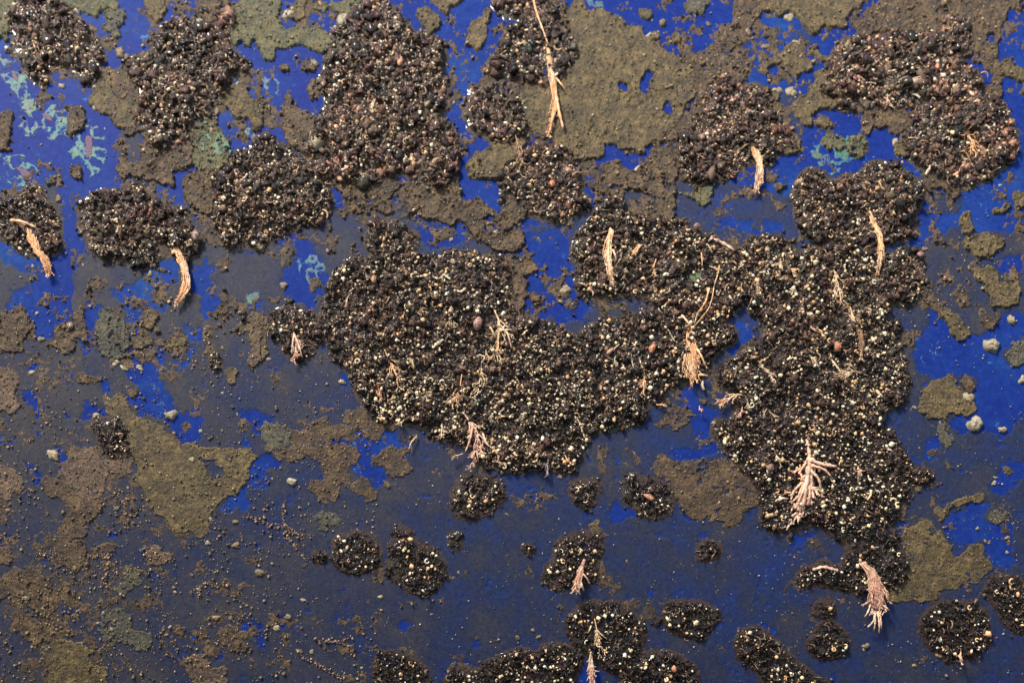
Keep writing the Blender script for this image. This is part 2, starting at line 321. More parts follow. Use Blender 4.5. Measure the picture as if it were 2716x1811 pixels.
PATCHES = [
 (O, [('A1', [(700,530),(850,490),(900,520),(960,620),(1000,700),(950,790),(940,880),(880,900),(800,870),(750,800),(690,780),(640,750),(650,700),(680,640),(660,600)])], []),
 (O, [('A1', [(1540,640),(1590,590),(1720,590),(1750,680),(1810,750),(1829,900),(1780,900),(1720,840),(1640,860),(1610,780),(1520,720)])], []),
 (B, [('A1', [(830,940),(1000,880),(1300,850),(1400,830),(1350,1130),(1190,1170),(1190,1290),(1000,1220),(880,1270),(820,1290)])], [('A1', [(850,960),(960,940),(1000,1030),(950,1130),(870,1120)])]),
 (G_, [('A1', [(1330,850),(1420,830),(1520,870),(1570,950),(1560,1050),(1600,1120),(1580,1190),(1440,1200),(1330,1140)])], []),
 (G_, [('A1', [(350,-50),(820,-50),(800,60),(700,90),(690,130),(620,110),(560,60),(500,50),(430,60)])], []),
 (O, [('A1', [(960,-50),(1180,-50),(1160,60),(1100,170),(1050,130),(990,60)])], []),
 (B, [('A1', [(1400,-50),(1600,-50),(1580,60),(1520,100),(1440,170),(1370,160),(1350,60)])], []),
 (G_, [('A1', [(1620,100),(1700,-50),(1829,-50),(1829,260),(1700,300),(1640,330),(1620,230)]), ('A2', [(0,-50),(150,-50),(180,100),(160,150),(240,190),(430,200),(500,270),(510,340),(440,380),(350,330),(240,360),(130,350),(110,440),(60,420),(0,300)])], []),
 (G_, [('A1', [(-80,-50),(100,-50),(90,180),(60,270),(-80,300)])], []),
 (B, [('A1', [(-80,760),(50,770),(90,900),(100,1060),(-80,1030)])], []),
 (Y_, [('A1', [(740,100),(830,50),(900,120),(850,160),(830,300),(800,280),(720,220)])], []),
 (B, [('A1', [(460,740),(580,750),(590,850),(540,900),(500,930),(450,870)])], []),
 (B, [('A1', [(470,1110),(540,1140),(550,1220),(490,1190)])], []),
 (Y_, [('A1', [(310,1250),(390,1240),(380,1320),(320,1310)])], []),
 (B, [('A1', [(1280,1190),(1400,1180),(1550,1180),(1480,1240),(1580,1260),(1480,1400),(1440,1500),(1370,1470),(1300,1380),(1270,1270)])], []),
 (B, [('A1', [(640,500),(700,530),(1000,880),(960,640),(1040,350),(900,420),(880,480)])], []),
 (O, [('A2', [(230,60),(270,20),(340,-50),(330,160),(240,190),(240,130),(190,120)])], []),
 (G_, [('A2', [(380,60),(440,20),(620,20),(700,-50),(800,-50),(680,110),(560,110),(510,80),(510,130),(400,80)])], []),
 (O, [('A2', [(120,470),(240,470),(250,510),(190,520)])], []), (B, [('A2', [(320,430),(400,400),(430,440),(400,490),(330,480)])], []),
 (O, [('A2', [(1100,60),(1180,40),(1240,90),(1300,120),(1290,210),(1240,230),(1200,260),(1140,170),(1100,120)])], []),
 (O, [('A2', [(1230,40),(1300,-50),(1460,-50),(1400,50),(1330,50),(1300,120),(1240,90)])], []),
 (O, [('A2', [(1510,130),(1570,130),(1600,90),(1640,110),(1590,170),(1590,260),(1550,340),(1520,380),(1500,330),(1430,310),(1440,260),(1490,230)])], []),
 (B, [('A2', [(-20,730),(100,690),(60,760),(40,830),(40,940),(-20,950)])], []),
 (B, [('A2', [(160,760),(220,640),(250,640),(250,750),(390,800),(420,940),(380,1050),(300,1040),(220,1010),(180,900)])], []),
 (O, [('A2', [(350,620),(380,550),(430,560),(400,700),(430,850),(380,740)])], []),
 (B, [('A2', [(500,1270),(860,1230),(1050,1280),(1430,1260),(1430,1400),(1560,1400),(1600,1500),(1450,1568),(1100,1500),(1050,1500),(1040,1340),(960,1340),(950,1500),(750,1500),(580,1480),(640,1400)])], []),
 (O, [('A2', [(1450,1160),(1540,1060),(1640,980),(1860,950),(1860,1090),(1740,1170),(1700,1240),(1590,1260),(1470,1230)])], []),
 (B, [('A2', [(1540,560),(1620,540),(1829,560),(1860,700),(1700,720),(1560,680)])], []),
 (B, [('A2', [(1440,1460),(1560,1380),(1700,1480),(1829,1300),(1900,1500),(1829,1568),(1700,1640),(1600,1700),(1550,1600)])], [('A2', [(1560,1480),(1650,1480),(1640,1600),(1570,1600)])]),
 (O, [('A3', [(400,30),(470,-50),(530,80),(640,60),(740,90),(790,150),(870,200),(920,260),(980,290),(1090,380),(1120,420),(1200,400),(1250,450),(1300,560),(1270,660),(1200,800),(1130,900),(940,1000),(930,1050),(850,1040),(750,1050),(700,1000),(620,980),(600,1100),(520,1120),(400,1150),(300,1080),(250,980),(100,900),(0,640),(150,560),(330,540),(430,340),(380,150)])],
     [('A3', [(890,560),(930,510),(990,510),(980,620),(940,660),(900,620)]), ('A3', [(740,580),(800,590),(790,640),(750,630)]), ('A3', [(400,790),(430,785),(440,810),(410,810)]), ('A3', [(1030,740),(1090,720),(1110,800),(1070,830)])]),
 (B, [('A3', [(1150,370),(1290,370),(1400,300),(1500,400),(1600,420),(1590,600),(1430,560),(1290,640),(1240,560),(1150,460)])], []),
 (B, [('A3', [(1200,800),(1290,640),(1400,640),(1400,1200),(1300,1310),(1150,1240),(1100,1000),(940,1000),(1100,900)])], []),
 (B, [('A3', [(500,1270),(560,1230),(620,1180),(560,1120),(660,1120),(720,1160),(840,1200),(920,1130),(930,1060),(1000,1000),(1100,1000),(1150,1200),(1130,1400),(1120,1568),(900,1568),(900,1440),(1000,1400),(970,1360),(900,1340),(800,1290),(780,1330),(750,1440),(640,1410),(560,1400),(540,1300)])], [('A3', [(590,1350),(690,1350),(680,1400),(600,1400)])]),
 (O, [('A3', [(1010,150),(1060,140),(1080,180),(1020,190)])], []), (O, [('A3', [(1100,200),(1160,210),(1160,300),(1110,310),(1080,260)])], []),
 (O, [('A3', [(910,250),(960,230),(1040,240),(1040,270),(990,280),(980,340),(920,300)])], []), (O, [('A3', [(870,60),(960,60),(960,130),(880,130)])], []),
 (Y_, [('A3', [(1170,0),(1230,-30),(1340,-10),(1340,60),(1200,100)])], []),
 (B, [('A3', [(1520,130),(1540,-50),(1829,-50),(1829,80),(1700,100),(1660,180),(1650,260),(1600,260),(1590,200),(1530,200)])], []),
 (B, [('A3', [(1390,270),(1530,210),(1530,240),(1600,300),(1570,320),(1500,340),(1400,280)])], []),
 (O, [('A3', [(1730,530),(1750,440),(1829,400),(1829,430),(1780,470),(1760,540)])], []),
 (G_, [('A3', [(1180,1340),(1380,1290),(1370,1420),(1300,1440),(1250,1400),(1190,1410)])], []),
 (O, [('A3', [(1740,600),(1829,620),(1829,760),(1740,760)])], []),
 (O, [('A4', [(-20,-50),(720,-50),(740,40),(640,120),(560,180),(440,190),(400,260),(350,280),(300,190),(260,120),(180,60),(160,140),(0,60)])], []),
 (B, [('A4', [(600,180),(660,120),(760,60),(860,-50),(1900,-50),(1900,70),(1700,100),(1670,180),(1640,480),(1650,640),(1700,720),(1560,680),(1580,500),(1540,420),(1450,400),(1180,240),(900,240),(820,260),(700,260),(630,240)])], [('A4', [(1570,260),(1630,260),(1620,300),(1580,300)]), ('A4', [(1230,50),(1300,50),(1290,100),(1250,90)])]),
 (O, [('A4', [(1620,450),(1900,480),(1880,570),(1640,540)])], []), (O, [('A4', [(1770,660),(1829,570),(1900,560),(1900,670)])], []),
 (O, [('A4', [(30,500),(50,430),(130,400),(160,330),(220,290),(270,310),(330,420),(370,500),(260,520),(250,620),(220,620),(220,480),(170,430),(70,470)])], []),
 (O, [('A4', [(320,360),(400,340),(450,380),(520,370),(510,420),(420,420),(330,400)])], []),
 (O, [('A4', [(-20,640),(100,650),(120,700),(160,760),(130,800),(-20,740)])], []),
 (O, [('A4', [(240,700),(340,640),(400,560),(380,500),(500,480),(560,600),(540,790),(420,750),(370,790),(360,880),(280,870),(240,790)])], []),
 (O, [('A4', [(360,830),(400,800),(490,850),(470,890),(380,880)])], []),
 (G_, [('A4', [(430,950),(500,920),(560,970),(640,930),(720,940),(740,1030),(680,1110),(620,1100),(560,1060),(440,990)])], []),
 (B, [('A4', [(700,900),(720,800),(860,760),(1050,780),(1050,900),(960,960),(900,920),(770,900),(740,970)])], []),
 (O, [('A4', [(920,970),(1030,960),(1060,1120),(930,1090)])], []), (O, [('A4', [(80,1270),(240,1270),(260,1310),(90,1310)])], []),
 (B, [('A4', [(1120,1200),(1240,1260),(1390,1370),(1340,1380),(1240,1330),(1120,1340)])], []), (O, [('A4', [(1900,1320),(1770,1340),(1760,1440),(1900,1460)])], []),
 (O, [('A4', [(1370,1500),(1450,1480),(1450,1620),(1380,1620)])], []), (O, [('A4', [(1580,1490),(1740,1390),(1700,1470),(1600,1510)])], []),
 (O, [('A4', [(0,900),(110,860),(210,900),(290,1000),(280,1070),(200,1050),(100,1060),(0,1050)])], []),
 (O, [('B4', [(1390,120),(1480,60),(1540,70),(1620,40),(1700,90),(1740,90),(1640,140),(1620,200),(1540,220),(1450,200)])], []),
 (O, [('B4', [(1480,330),(1600,280),(1650,330),(1640,390),(1780,390),(1810,450),(1780,550),(1700,560),(1600,540),(1570,430)])], []),
 (O, [('B4', [(1230,570),(1280,580),(1380,640),(1450,730),(1400,770),(1350,790),(1320,700),(1260,650)])], []), (B, [('B4', [(1540,610),(1630,620),(1620,680),(1570,720)])], []),
 (Y_, [('B4', [(1700,880),(1760,800),(1900,770),(1900,950),(1740,950)])], []),
 (O, [('B4', [(1130,1180),(1180,1090),(1330,1030),(1400,1100),(1470,1160),(1490,1280),(1400,1330),(1330,1290),(1290,1350),(1210,1340),(1140,1270)])], []),
 (B, [('B4', [(1370,1050),(1430,1000),(1500,1040),(1500,1100),(1430,1130)])], []), (Y_, [('B4', [(1170,1380),(1270,1370),(1390,1490),(1350,1530),(1270,1520),(1230,1440)])], []),
 (B, [('B3', [(900,1390),(1040,1350),(1060,1250),(1110,1210),(1170,1260),(1230,1290),(1300,1290),(1200,1390),(1130,1410),(1040,1380)])], []), (B, [('B3', [(960,1270),(1030,1190),(1100,1190),(1060,1260)])], []),
 (B, [('B3', [(1290,1210),(1340,1170),(1400,1250),(1390,1280)])], []), (B, [('B3', [(1280,1430),(1350,1430),(1340,1470)])], []), (O, [('B3', [(740,590),(800,570),(880,590),(760,640)])], []),
 (B, [('B3', [(-40,200),(100,200),(160,310),(80,340),(100,480),(60,560),(-40,640)])], []), (B, [('B3', [(100,480),(200,500),(170,560),(140,540)])], []),
 (B, [('B2', [(1440,0),(1560,0),(1590,110),(1700,30),(1850,20),(1850,170),(1720,170),(1600,130),(1480,60)])], []),
 (O, [('B2', [(600,100),(690,90),(680,140),(620,140)])], []), (O, [('B2', [(-20,100),(60,110),(50,190),(-20,180)])], []),
 (B, [('B2', [(230,1420),(340,1400),(470,1310),(520,1370),(600,1380),(640,1270),(780,1250),(980,1340),(1000,1400),(880,1410),(850,1490),(780,1480),(720,1410),(540,1490),(600,1600),(240,1600)])], []),
 (Y_, [('B2', [(30,1350),(130,1360),(230,1430),(220,1530),(100,1568),(60,1450)])], []),
 (B, [('B1', [(360,780),(390,700),(500,630),(520,560),(580,540),(580,690),(600,800),(500,760),(530,860),(440,850),(350,810)])], []),
 (B, [('B1', [(-60,620),(100,560),(110,510),(150,520),(170,620),(220,720),(160,900),(60,880),(-60,800)])], []),
 (Y_, [('B1', [(640,740),(690,640),(680,570),(800,600),(870,690),(910,750),(890,870),(830,950),(700,900),(650,840)])], [('B1', [(730,650),(790,640),(790,690)])]),
 (O, [('B1', [(900,780),(950,770),(1000,720),(1060,820),(940,860)])], []), (O, [('B1', [(1110,840),(1160,780),(1250,720),(1330,820),(1230,840),(1130,850)])], []),
 (B, [('B1', [(960,640),(1010,570),(1080,570),(1130,600),(1040,690),(980,680)])], []),
 (O, [('B1', [(690,1180),(830,1150),(950,1300),(1100,1360),(1250,1490),(1340,1568),(880,1568),(880,1430),(820,1330),(740,1300)]), ('C1', [(870,-30),(1300,-60),(1400,60),(1450,130),(1500,180),(1600,150),(1680,100),(1780,0),(1790,20),(1740,100),(1690,240),(1600,280),(1560,330),(1480,390),(1470,470),(1440,560),(1380,590),(1310,540),(1200,540),(1180,490),(1060,420),(1000,280),(890,170),(950,100)]), ('C1', [(1300,-40),(1780,0),(1680,130),(1540,200),(1440,100),(1400,0)])], [('C1', [(1430,90),(1500,60),(1540,160),(1500,180)])]),
 (R, [('B1', [(-60,1000),(100,970),(150,1050),(120,1150),(150,1250),(100,1300),(-60,1290)])], []),
 (B, [('B1', [(560,1030),(640,1010),(710,1050),(700,1100),(620,1110),(560,1080)])], []), (B, [('B1', [(900,1110),(960,1100),(960,1170),(910,1190)])], []),
 (R, [('B1', [(1660,620),(1760,590),(1829,600),(1829,960),(1780,1020),(1720,980),(1650,960),(1740,880),(1720,760),(1740,680)])], []), (O, [('B2', [(-30,600),(100,640),(80,850),(50,950),(-30,980)])], []),
 (O, [('B1', [(1550,1000),(1640,960),(1640,1080),(1580,1090)])], []), (B, [('B1', [(1470,620),(1560,540),(1600,600),(1540,660)])], []),
 (B, [('C2', [(60,-60),(640,-60),(720,10),(720,60),(650,90),(650,110),(660,180),(780,170),(840,290),(800,360),(720,340),(690,280),(600,200),(560,170),(590,280),(560,340),(480,360),(420,330),(430,270),(340,240),(400,180),(470,170),(460,110),(350,40),(160,50)])], []),
 (B, [('C2', [(800,80),(820,40),(880,20),(930,-40),(1050,-40),(1060,100),(1080,160),(1000,180),(910,140),(900,100)])], []), (O, [('C2', [(870,270),(920,200),(960,210),(930,270)])], []), (Y_, [('C2', [(370,500),(430,440),(520,410),(620,460),(540,500),(430,540)])], []),
 (R, [('C1', [(430,150),(470,-50),(750,-50),(960,-60),(930,130),(860,200),(800,140),(740,200),(700,330),(500,360),(440,240)])], []),
 (B, [('C1', [(250,220),(330,180),(420,150),(500,250),(700,320),(690,450),(600,500),(620,640),(860,640),(800,680),(680,700),(640,780),(560,850),(500,800),(370,760),(350,660),(420,560),(470,400),(450,340),(330,300),(270,250)])], []),
 (R, [('C1', [(-60,100),(70,90),(180,190),(190,260),(100,310),(-60,290)])], []), (B, [('C1', [(-60,640),(100,660),(90,740),(30,780),(-60,740)])], []),
 (B, [('C1', [(30,860),(120,800),(250,830),(380,900),(360,1050),(380,1100),(300,1150),(180,1080),(60,990),(-60,1000),(-60,880)])], [('C1', [(180,910),(230,900),(240,960),(190,950)])]),
 (Y_, [('C1', [(790,970),(850,880),(870,790),(960,810),(1010,890),(960,940),(880,950)])], []),
 (Y_, [('C1', [(700,1130),(760,1070),(840,1070),(900,1150),(900,1230),(1050,1240),(1060,1290),(1000,1400),(920,1390),(850,1310),(770,1340),(710,1270),(690,1200)])], []),
 (O, [('C1', [(300,1330),(420,1300),(500,1300),(600,1330),(640,1450),(760,1480),(740,1640),(330,1640),(310,1440)])], []),
 (B, [('C1', [(100,1050),(180,1080),(420,1130),(490,1200),(450,1290),(300,1290),(250,1340),(160,1280),(80,1210)])], []),
 (B, [('C1', [(1190,1200),(1290,1190),(1280,1300),(1200,1260)])], []), (R, [('C1', [(1260,1400),(1360,1380),(1450,1420),(1470,1490),(1540,1450),(1580,1480),(1560,1640),(1360,1640),(1290,1480)])], []),
 (B, [('C1', [(1540,1220),(1640,1200),(1680,1290),(1740,1400),(1640,1400),(1560,1350),(1520,1290)])], []), (B, [('C1', [(970,1020),(1070,1010),(1050,1060)])], []), (R, [('C1', [(980,680),(1090,640),(1180,720),(1150,780),(1000,760)])], []),
 (B, [('C3', [(960,40),(1080,30),(1200,60),(1280,50),(1640,40),(1720,150),(1700,300),(1720,370),(1600,430),(1540,530),(1350,500),(1250,460),(1150,380),(1100,200),(980,150)])], []),
 (O, [('C3', [(520,500),(590,480),(610,540),(590,600),(530,590)])], []),
 (O, [('C4', [(1000,500),(1140,490),(1170,450),(1240,500),(1320,620),(1340,690),(1430,650),(1510,630),(1600,780),(1620,830),(1500,930),(1430,920),(1230,980),(1220,1040),(1120,1030),(860,1040),(840,980),(970,880),(1010,780),(980,650)])], []),
 (O, [('C4', [(1190,450),(1210,380),(1290,380),(1340,330),(1480,310),(1550,280),(1560,350),(1350,390),(1300,450),(1240,500)])], []),
 (B, [('C4', [(880,460),(900,330),(1040,310),(1060,400),(960,480)])], []), (Y_, [('C4', [(1590,420),(1640,390),(1720,430),(1700,480),(1610,470)])], []),
 (O, [('C4', [(1680,90),(1760,120),(1760,160),(1700,150)])], []),
]
CLUMPS = [
 ('a', 'the top left corner clump', 'coarse brown worm clump in the top left corner of the hull', 0.8, [('A1', [(90,60),(150,-50),(340,-50),(430,60),(500,110),(590,190),(620,240),(700,300),(720,370),(700,430),(690,540),(600,540),(500,500),(400,440),(350,370),(310,340),(220,320),(150,330),(50,390),(20,370),(70,330),(130,290),(120,200),(90,160)]), ('A1', [(190,330),(280,320),(300,440),(330,500),(360,590),(310,640),(240,590),(190,520),(180,440)])]),
 ('b', 'the upper left brown clump', 'broad coarse brown clump at upper left with a thin orange weed', 0.8, [('A1', [(1000,380),(1050,350),(1060,220),(1150,170),(1290,190),(1350,150),(1400,170),(1500,100),(1560,60),(1620,110),(1640,170),(1560,210),(1590,260),(1600,390),(1700,450),(1730,500),(1690,520),(1620,490),(1530,590),(1560,650),(1530,700),(1480,720),(1420,810),(1340,800),(1330,870),(1290,1000),(1100,1080),(1040,1000),(1000,900),(960,880),(930,780),(980,700),(960,640),(900,580),(880,500),(900,430)])]),
 ('c', 'the left edge clump', 'small worm clump at left edge carrying a thick orange weed', 0.9, [('A1', [(-60,1440),(20,1440),(150,1400),(150,1300),(230,1260),(300,1300),(300,1380),(350,1450),(365,1568),(380,1600),(-60,1600)]), ('B1', [(-60,-40),(350,-40),(390,40),(440,110),(420,170),(260,190),(150,190),(100,150),(40,60)])]),
 ('d', 'the left middle clump', 'wide dark worm clump at left whose right end hangs a curved orange weed', 1.0, [('F', [(172,490),(180,465),(205,455),(240,435),(270,448),(325,422),(370,470),(415,490),(440,520),(470,575),(430,600),(400,595),(380,545),(350,600),(340,625),(300,605),(230,600),(200,560)])]),
 ('e', 'the clump left of the big top clump', 'oval dark clump sloping down left from the big rounded top clump', 1.0, [('F', [(490,420),(540,370),(600,320),(660,330),(700,370),(740,420),(770,465),(730,515),(690,520),(640,540),(600,570),(540,560),(510,530),(480,510),(495,470),(480,450)])]),
 ('f', 'the big rounded top clump', 'biggest rounded lumpy clump at top centre left, full of pale worm tubes', 1.0, [('A2', [(650,110),(700,50),(760,0),(860,20),(900,30),(970,80),(1020,100),(1060,210),(1150,220),(1180,290),(1230,320),(1290,390),(1300,540),(1330,620),(1300,700),(1270,840),(1350,880),(1400,960),(1420,1060),(1410,1200),(1340,1290),(1150,1260),(1000,1200),(860,1250),(700,1300),(500,1290),(420,1200),(350,1130),(360,1000),(380,920),(430,850),(440,770),(500,720),(480,650),(450,590),(470,520),(460,430),(490,370),(510,290),(570,210),(560,180),(640,140)])]),
 ('g', 'the top centre clump', 'clump at top centre behind the longest hanging orange weed', 0.9, [('A3', [(-60,180),(0,170),(130,150),(340,150),(410,220),(440,340),(420,440),(370,500),(330,560),(160,570),(0,560),(-120,540),(-190,500),(-150,420),(-100,300)]), ('A3', [(-120,-50),(280,-50),(370,30),(390,130),(300,170),(120,170),(100,90),(0,80),(-80,90)])]),
 ('g2', 'the small clump under the top centre clump', 'small clump left of the long orange weed with a dull drooping strand', 0.7, [('F', [(1100,200),(1140,205),(1180,220),(1200,250),(1210,310),(1190,345),(1150,330),(1120,310),(1085,280)])]),
 ('g3', 'the clump with the orange bead', 'dark clump below the long orange weed holding one round orange bead', 0.9, [('F', [(1200,350),(1230,335),(1300,340),(1330,400),(1360,470),(1330,510),(1270,500),(1220,480),(1170,440),(1150,470),(1150,440),(1180,380)])]),
 ('i', 'the upper right centre clump', 'clump right of the broad olive crust with a curved orange weed below', 0.9, [('A3', [(1270,640),(1380,580),(1440,530),(1500,570),(1640,600),(1760,640),(1800,740),(1770,830),(1760,960),(1800,1080),(1700,1100),(1600,1170),(1540,1230),(1400,1290),(1250,1270),(1150,1150),(1150,1000),(1220,850),(1260,740)]), ('A4', [(0,780),(60,780),(100,830),(200,900),(210,1000),(110,1040),(0,1060)])]),
 ('j', 'the top right clump', 'wide lumpy clump at top right holding a translucent oval flake', 0.8, [('A4', [(420,640),(440,520),(490,440),(510,300),(600,280),(700,260),(800,250),(900,240),(1180,240),(1260,160),(1290,110),(1480,130),(1500,180),(1440,240),(1440,330),(1400,420),(1450,450),(1520,540),(1540,640),(1580,700),(1400,720),(1200,720),(1040,720),(900,760),(800,790),(700,770),(620,760),(500,720)])]),
 ('k', 'the rounded far right clump', 'rounded clump near the right edge with white dots and orange weed', 1.0, [('A4', [(1080,760),(1200,700),(1550,700),(1650,690),(1700,740),(1730,830),(1710,930),(1760,1010),(1720,1120),(1690,1200),(1560,1260),(1480,1330),(1360,1350),(1280,1290),(1180,1200),(1050,1150),(980,1080),(1020,960),(1050,880),(1020,800)])]),
 ('l', 'the right clump with the orange ribbon', 'lumpy clump at right holding the hanging orange ribbon weed', 0.9, [('A4', [(260,1300),(310,1210),(420,1220),(500,1290),(560,1230),(680,1230),(670,1190),(720,1150),(800,1160),(900,1160),(1000,1200),(1130,1260),(1130,1400),(1080,1450),(1080,1568),(1060,1640),(980,1690),(700,1700),(500,1660),(250,1590),(260,1480),(220,1400)])]),
 ('m1', 'the upper right mass', 'upper part of the large right hand mass, dotted with cream tubes', 1.5, [('F', [(1700,640),(1760,600),(1830,570),(1890,560),(2000,575),(2105,590),(2130,640),(2100,690),(2060,700),(2040,790),(1900,810),(1760,780),(1730,720)])]),
 ('m2', 'the middle right mass', 'middle part of the large right hand mass, thick with cream tubes', 1.5, [('F', [(1650,850),(1700,810),(1760,770),(1900,790),(2050,770),(2085,830),(2070,920),(2020,970),(2040,1000),(1900,1010),(1780,1010),(1660,960),(1690,930)])]),
 ('m3', 'the lower right mass', 'lower part of the large right hand mass behind a big fan weed', 1.2, [('F', [(1640,970),(1780,1000),(2040,990),(2080,1050),(2140,1100),(2090,1110),(2060,1150),(2050,1200),(1980,1230),(1890,1200),(1760,1210),(1740,1120),(1700,1080),(1660,1020)])]),
 ('n', 'the pink fan clump', 'dark clump at lower right from which the large pink fringed fan hangs', 0.9, [('C4', [(230,880),(280,800),(360,800),(530,800),(600,760),(620,640),(720,560),(870,540),(930,560),(980,640),(1010,700),(1050,800),(1000,900),(860,950),(800,990),(660,960),(540,960),(420,930),(320,930)]), ('C4', [(330,500),(500,470),(700,490),(730,560),(620,620),(480,570)])]),
 ('o', 'the lower right edge clump', 'black clump with white dots cut by the right edge of the picture', 1.0, [('C4', [(1590,830),(1700,840),(1900,880),(1900,1270),(1750,1260),(1680,1160),(1520,960),(1590,900)])]),
 ('p', 'the round lower right clump', 'round black clump with white dots and a small pink weed beneath', 0.9, [('C4', [(1160,1120),(1250,1070),(1350,1060),(1500,1090),(1560,1170),(1620,1300),(1560,1350),(1430,1420),(1320,1420),(1200,1330),(1150,1220)])]),
 ('q', 'the small clump below the pink fan', 'small dark round clump left below the large pink fan', 0.9, [('C4', [(330,1290),(400,1200),(500,1180),(590,1260),(580,1350),(520,1400),(420,1420),(340,1350)])]),
 ('q2', 'the tiny clump below the pink fan', 'tiny brown clump above the small round one, near the pink fan', 0.4, [('C4', [(370,1040),(480,1010),(530,1060),(520,1130),(430,1150),(370,1110)])]),
 ('r', 'the sloping bottom right clump', 'long dark clump sloping down right at the bottom right of centre', 0.9, [('C3', [(1540,1330),(1600,1240),(1700,1220),(1780,1250),(1900,1400),(2100,1580),(2050,1640),(1780,1640),(1680,1460),(1560,1400)])]),
 ('r2', 'the bottom edge strand', 'low clump on the bottom edge under the sloping clump', 0.6, [('C4', [(100,1500),(250,1480),(350,1520),(420,1568),(500,1640),(100,1640)])]),
 ('s', 'the heart shaped clump', 'heart shaped black clump with white dots at bottom right of centre', 1.0, [('C3', [(1060,1080),(1190,1030),(1230,1110),(1300,1020),(1420,1100),(1400,1180),(1310,1270),(1200,1250),(1080,1190)])]),
 ('t', 'the round bottom centre clump', 'large round dark clump near bottom centre with a forked tan weed', 0.8, [('C3', [(390,1200),(470,1110),(580,1060),(740,1070),(800,1130),(870,1190),(900,1280),(890,1350),(830,1420),(740,1490),(640,1490),(560,1420),(440,1370),(390,1280)])]),
 ('u', 'the bottom clump with orange spots', 'dark clump on the bottom edge right of centre with orange spots', 0.8, [('C3', [(780,1440),(900,1400),(1050,1370),(1200,1430),(1280,1568),(1300,1640),(760,1640)])]),
 ('v', 'the wide bottom edge clump', 'wide dark clump along the bottom edge left of the pink weed', 0.9, [('C3', [(-60,1400),(200,1380),(350,1360),(470,1430),(430,1500),(450,1640),(-60,1640)]), ('C2', [(1300,1530),(1400,1500),(1500,1510),(1680,1450),(1829,1410),(1829,1640),(1310,1640)])]),
 ('w', 'the bottom left of centre clump', 'dark brown clump at the bottom edge left of centre', 0.7, [('C2', [(830,1430),(950,1390),(1050,1410),(1130,1480),(1200,1568),(1220,1640),(830,1640)])]),
 ('x', 'the right one of the paired clumps', 'larger right hand one of two round clumps on the dark film', 1.0, [('C2', [(910,640),(1060,610),(1200,640),(1250,760),(1320,850),(1240,930),(1120,990),(1000,930),(910,830),(930,740)])]),
 ('y', 'the left one of the paired clumps', 'left hand one of two round reddish clumps on the dark film', 0.8, [('C2', [(530,620),(640,560),(760,590),(840,680),(850,760),(780,830),(660,860),(560,800)])]),
 ('y2', 'the little red clump', 'little reddish clump touching the left of the paired clumps', 0.5, [('C2', [(400,710),(460,670),(520,720),(480,800),(400,790)])]),
 ('y3', 'the little clump above the pair', 'little flat clump just above the right one of the pair', 0.5, [('C2', [(940,510),(1000,500),(1090,550),(1080,600),(990,600)])]),
 ('y4', 'the little clump right of the pair', 'little brown clump alone on film right of the pair', 0.4, [('C2', [(1340,570),(1400,550),(1450,600),(1430,660),(1350,630)])]),
 ('z', 'the round clump under the centre mass', 'round black clump with few white dots under the centre mass', 0.8, [('C2', [(1380,260),(1450,180),(1560,150),(1690,190),(1710,290),(1650,420),(1530,440),(1430,440),(1390,350)])]),
 ('aa', 'the clump with the pink hand', 'dark clump bearing a pink hand shaped weed at bottom centre', 0.8, [('C3', [(300,620),(380,560),(500,560),(620,590),(640,680),(560,760),(570,860),(480,930),(300,920),(240,860),(230,770),(300,700)])]),
 ('ab', 'the dim clump under the centre', 'small dim brown clump between the round clump and orange shelled one', 0.5, [('C3', [(400,230),(470,180),(580,190),(600,280),(550,350),(440,320)])]),
 ('ac', 'the clump with the orange shell', 'dark clump with an orange and grey shell beside the broad crust', 0.8, [('C3', [(780,220),(860,170),(940,200),(1100,200),(1140,290),(1100,380),(1120,450),(1000,450),(900,440),(900,380),(790,360)])]),
 ('ad', 'the tiny orange clump', 'tiny orange brown clump with two dots left of the pink hand', 0.8, [('C3', [(80,640),(140,610),(170,680),(140,740),(90,720)])]),
 ('ae', 'the lone brown clump', 'lone small brown clump on bare dark film right of the pink hand', 0.3, [('C3', [(1280,640),(1360,600),(1430,660),(1400,740),(1300,740)])]),
 ('af', 'the little olive clump', 'little olive clump touching the left of the heart shaped clump', 0.3, [('C3', [(950,1140),(1000,1120),(1050,1160),(1000,1200),(960,1190)])]),
 ('ag1', 'the upper centre mass', 'upper left part of the great centre mass with curly tubes', 1.2, [('F', [(740,700),(780,620),(850,590),(900,560),(960,590),(1060,580),(1150,600),(1180,700),(1250,740),(1180,830),(1100,900),(1000,880),(900,880),(830,860),(770,820),(740,770)])]),
 ('ag2', 'the lower centre mass', 'lower part of the great centre mass, crowded with cream curls', 1.8, [('F', [(830,850),(900,870),(1000,870),(1100,890),(1180,820),(1250,735),(1330,780),(1345,870),(1360,910),(1350,1000),(1340,1050),(1320,1080),(1250,1090),(1180,1090),(1100,1060),(1080,1020),(1000,1000),(940,960),(850,960),(820,900)])]),
 ('ah', 'the mass behind the fat orange blade', 'dark mass right of centre behind the fattest orange blade', 1.2, [('B3', [(520,760),(640,660),(760,640),(960,600),(1180,630),(1450,640),(1490,760),(1490,840),(1430,900),(1340,950),(1280,1050),(1180,1090),(1060,1100),(960,1200),(890,1330),(830,1390),(600,1430),(480,1460),(440,1200),(470,1050),(440,900)])]),
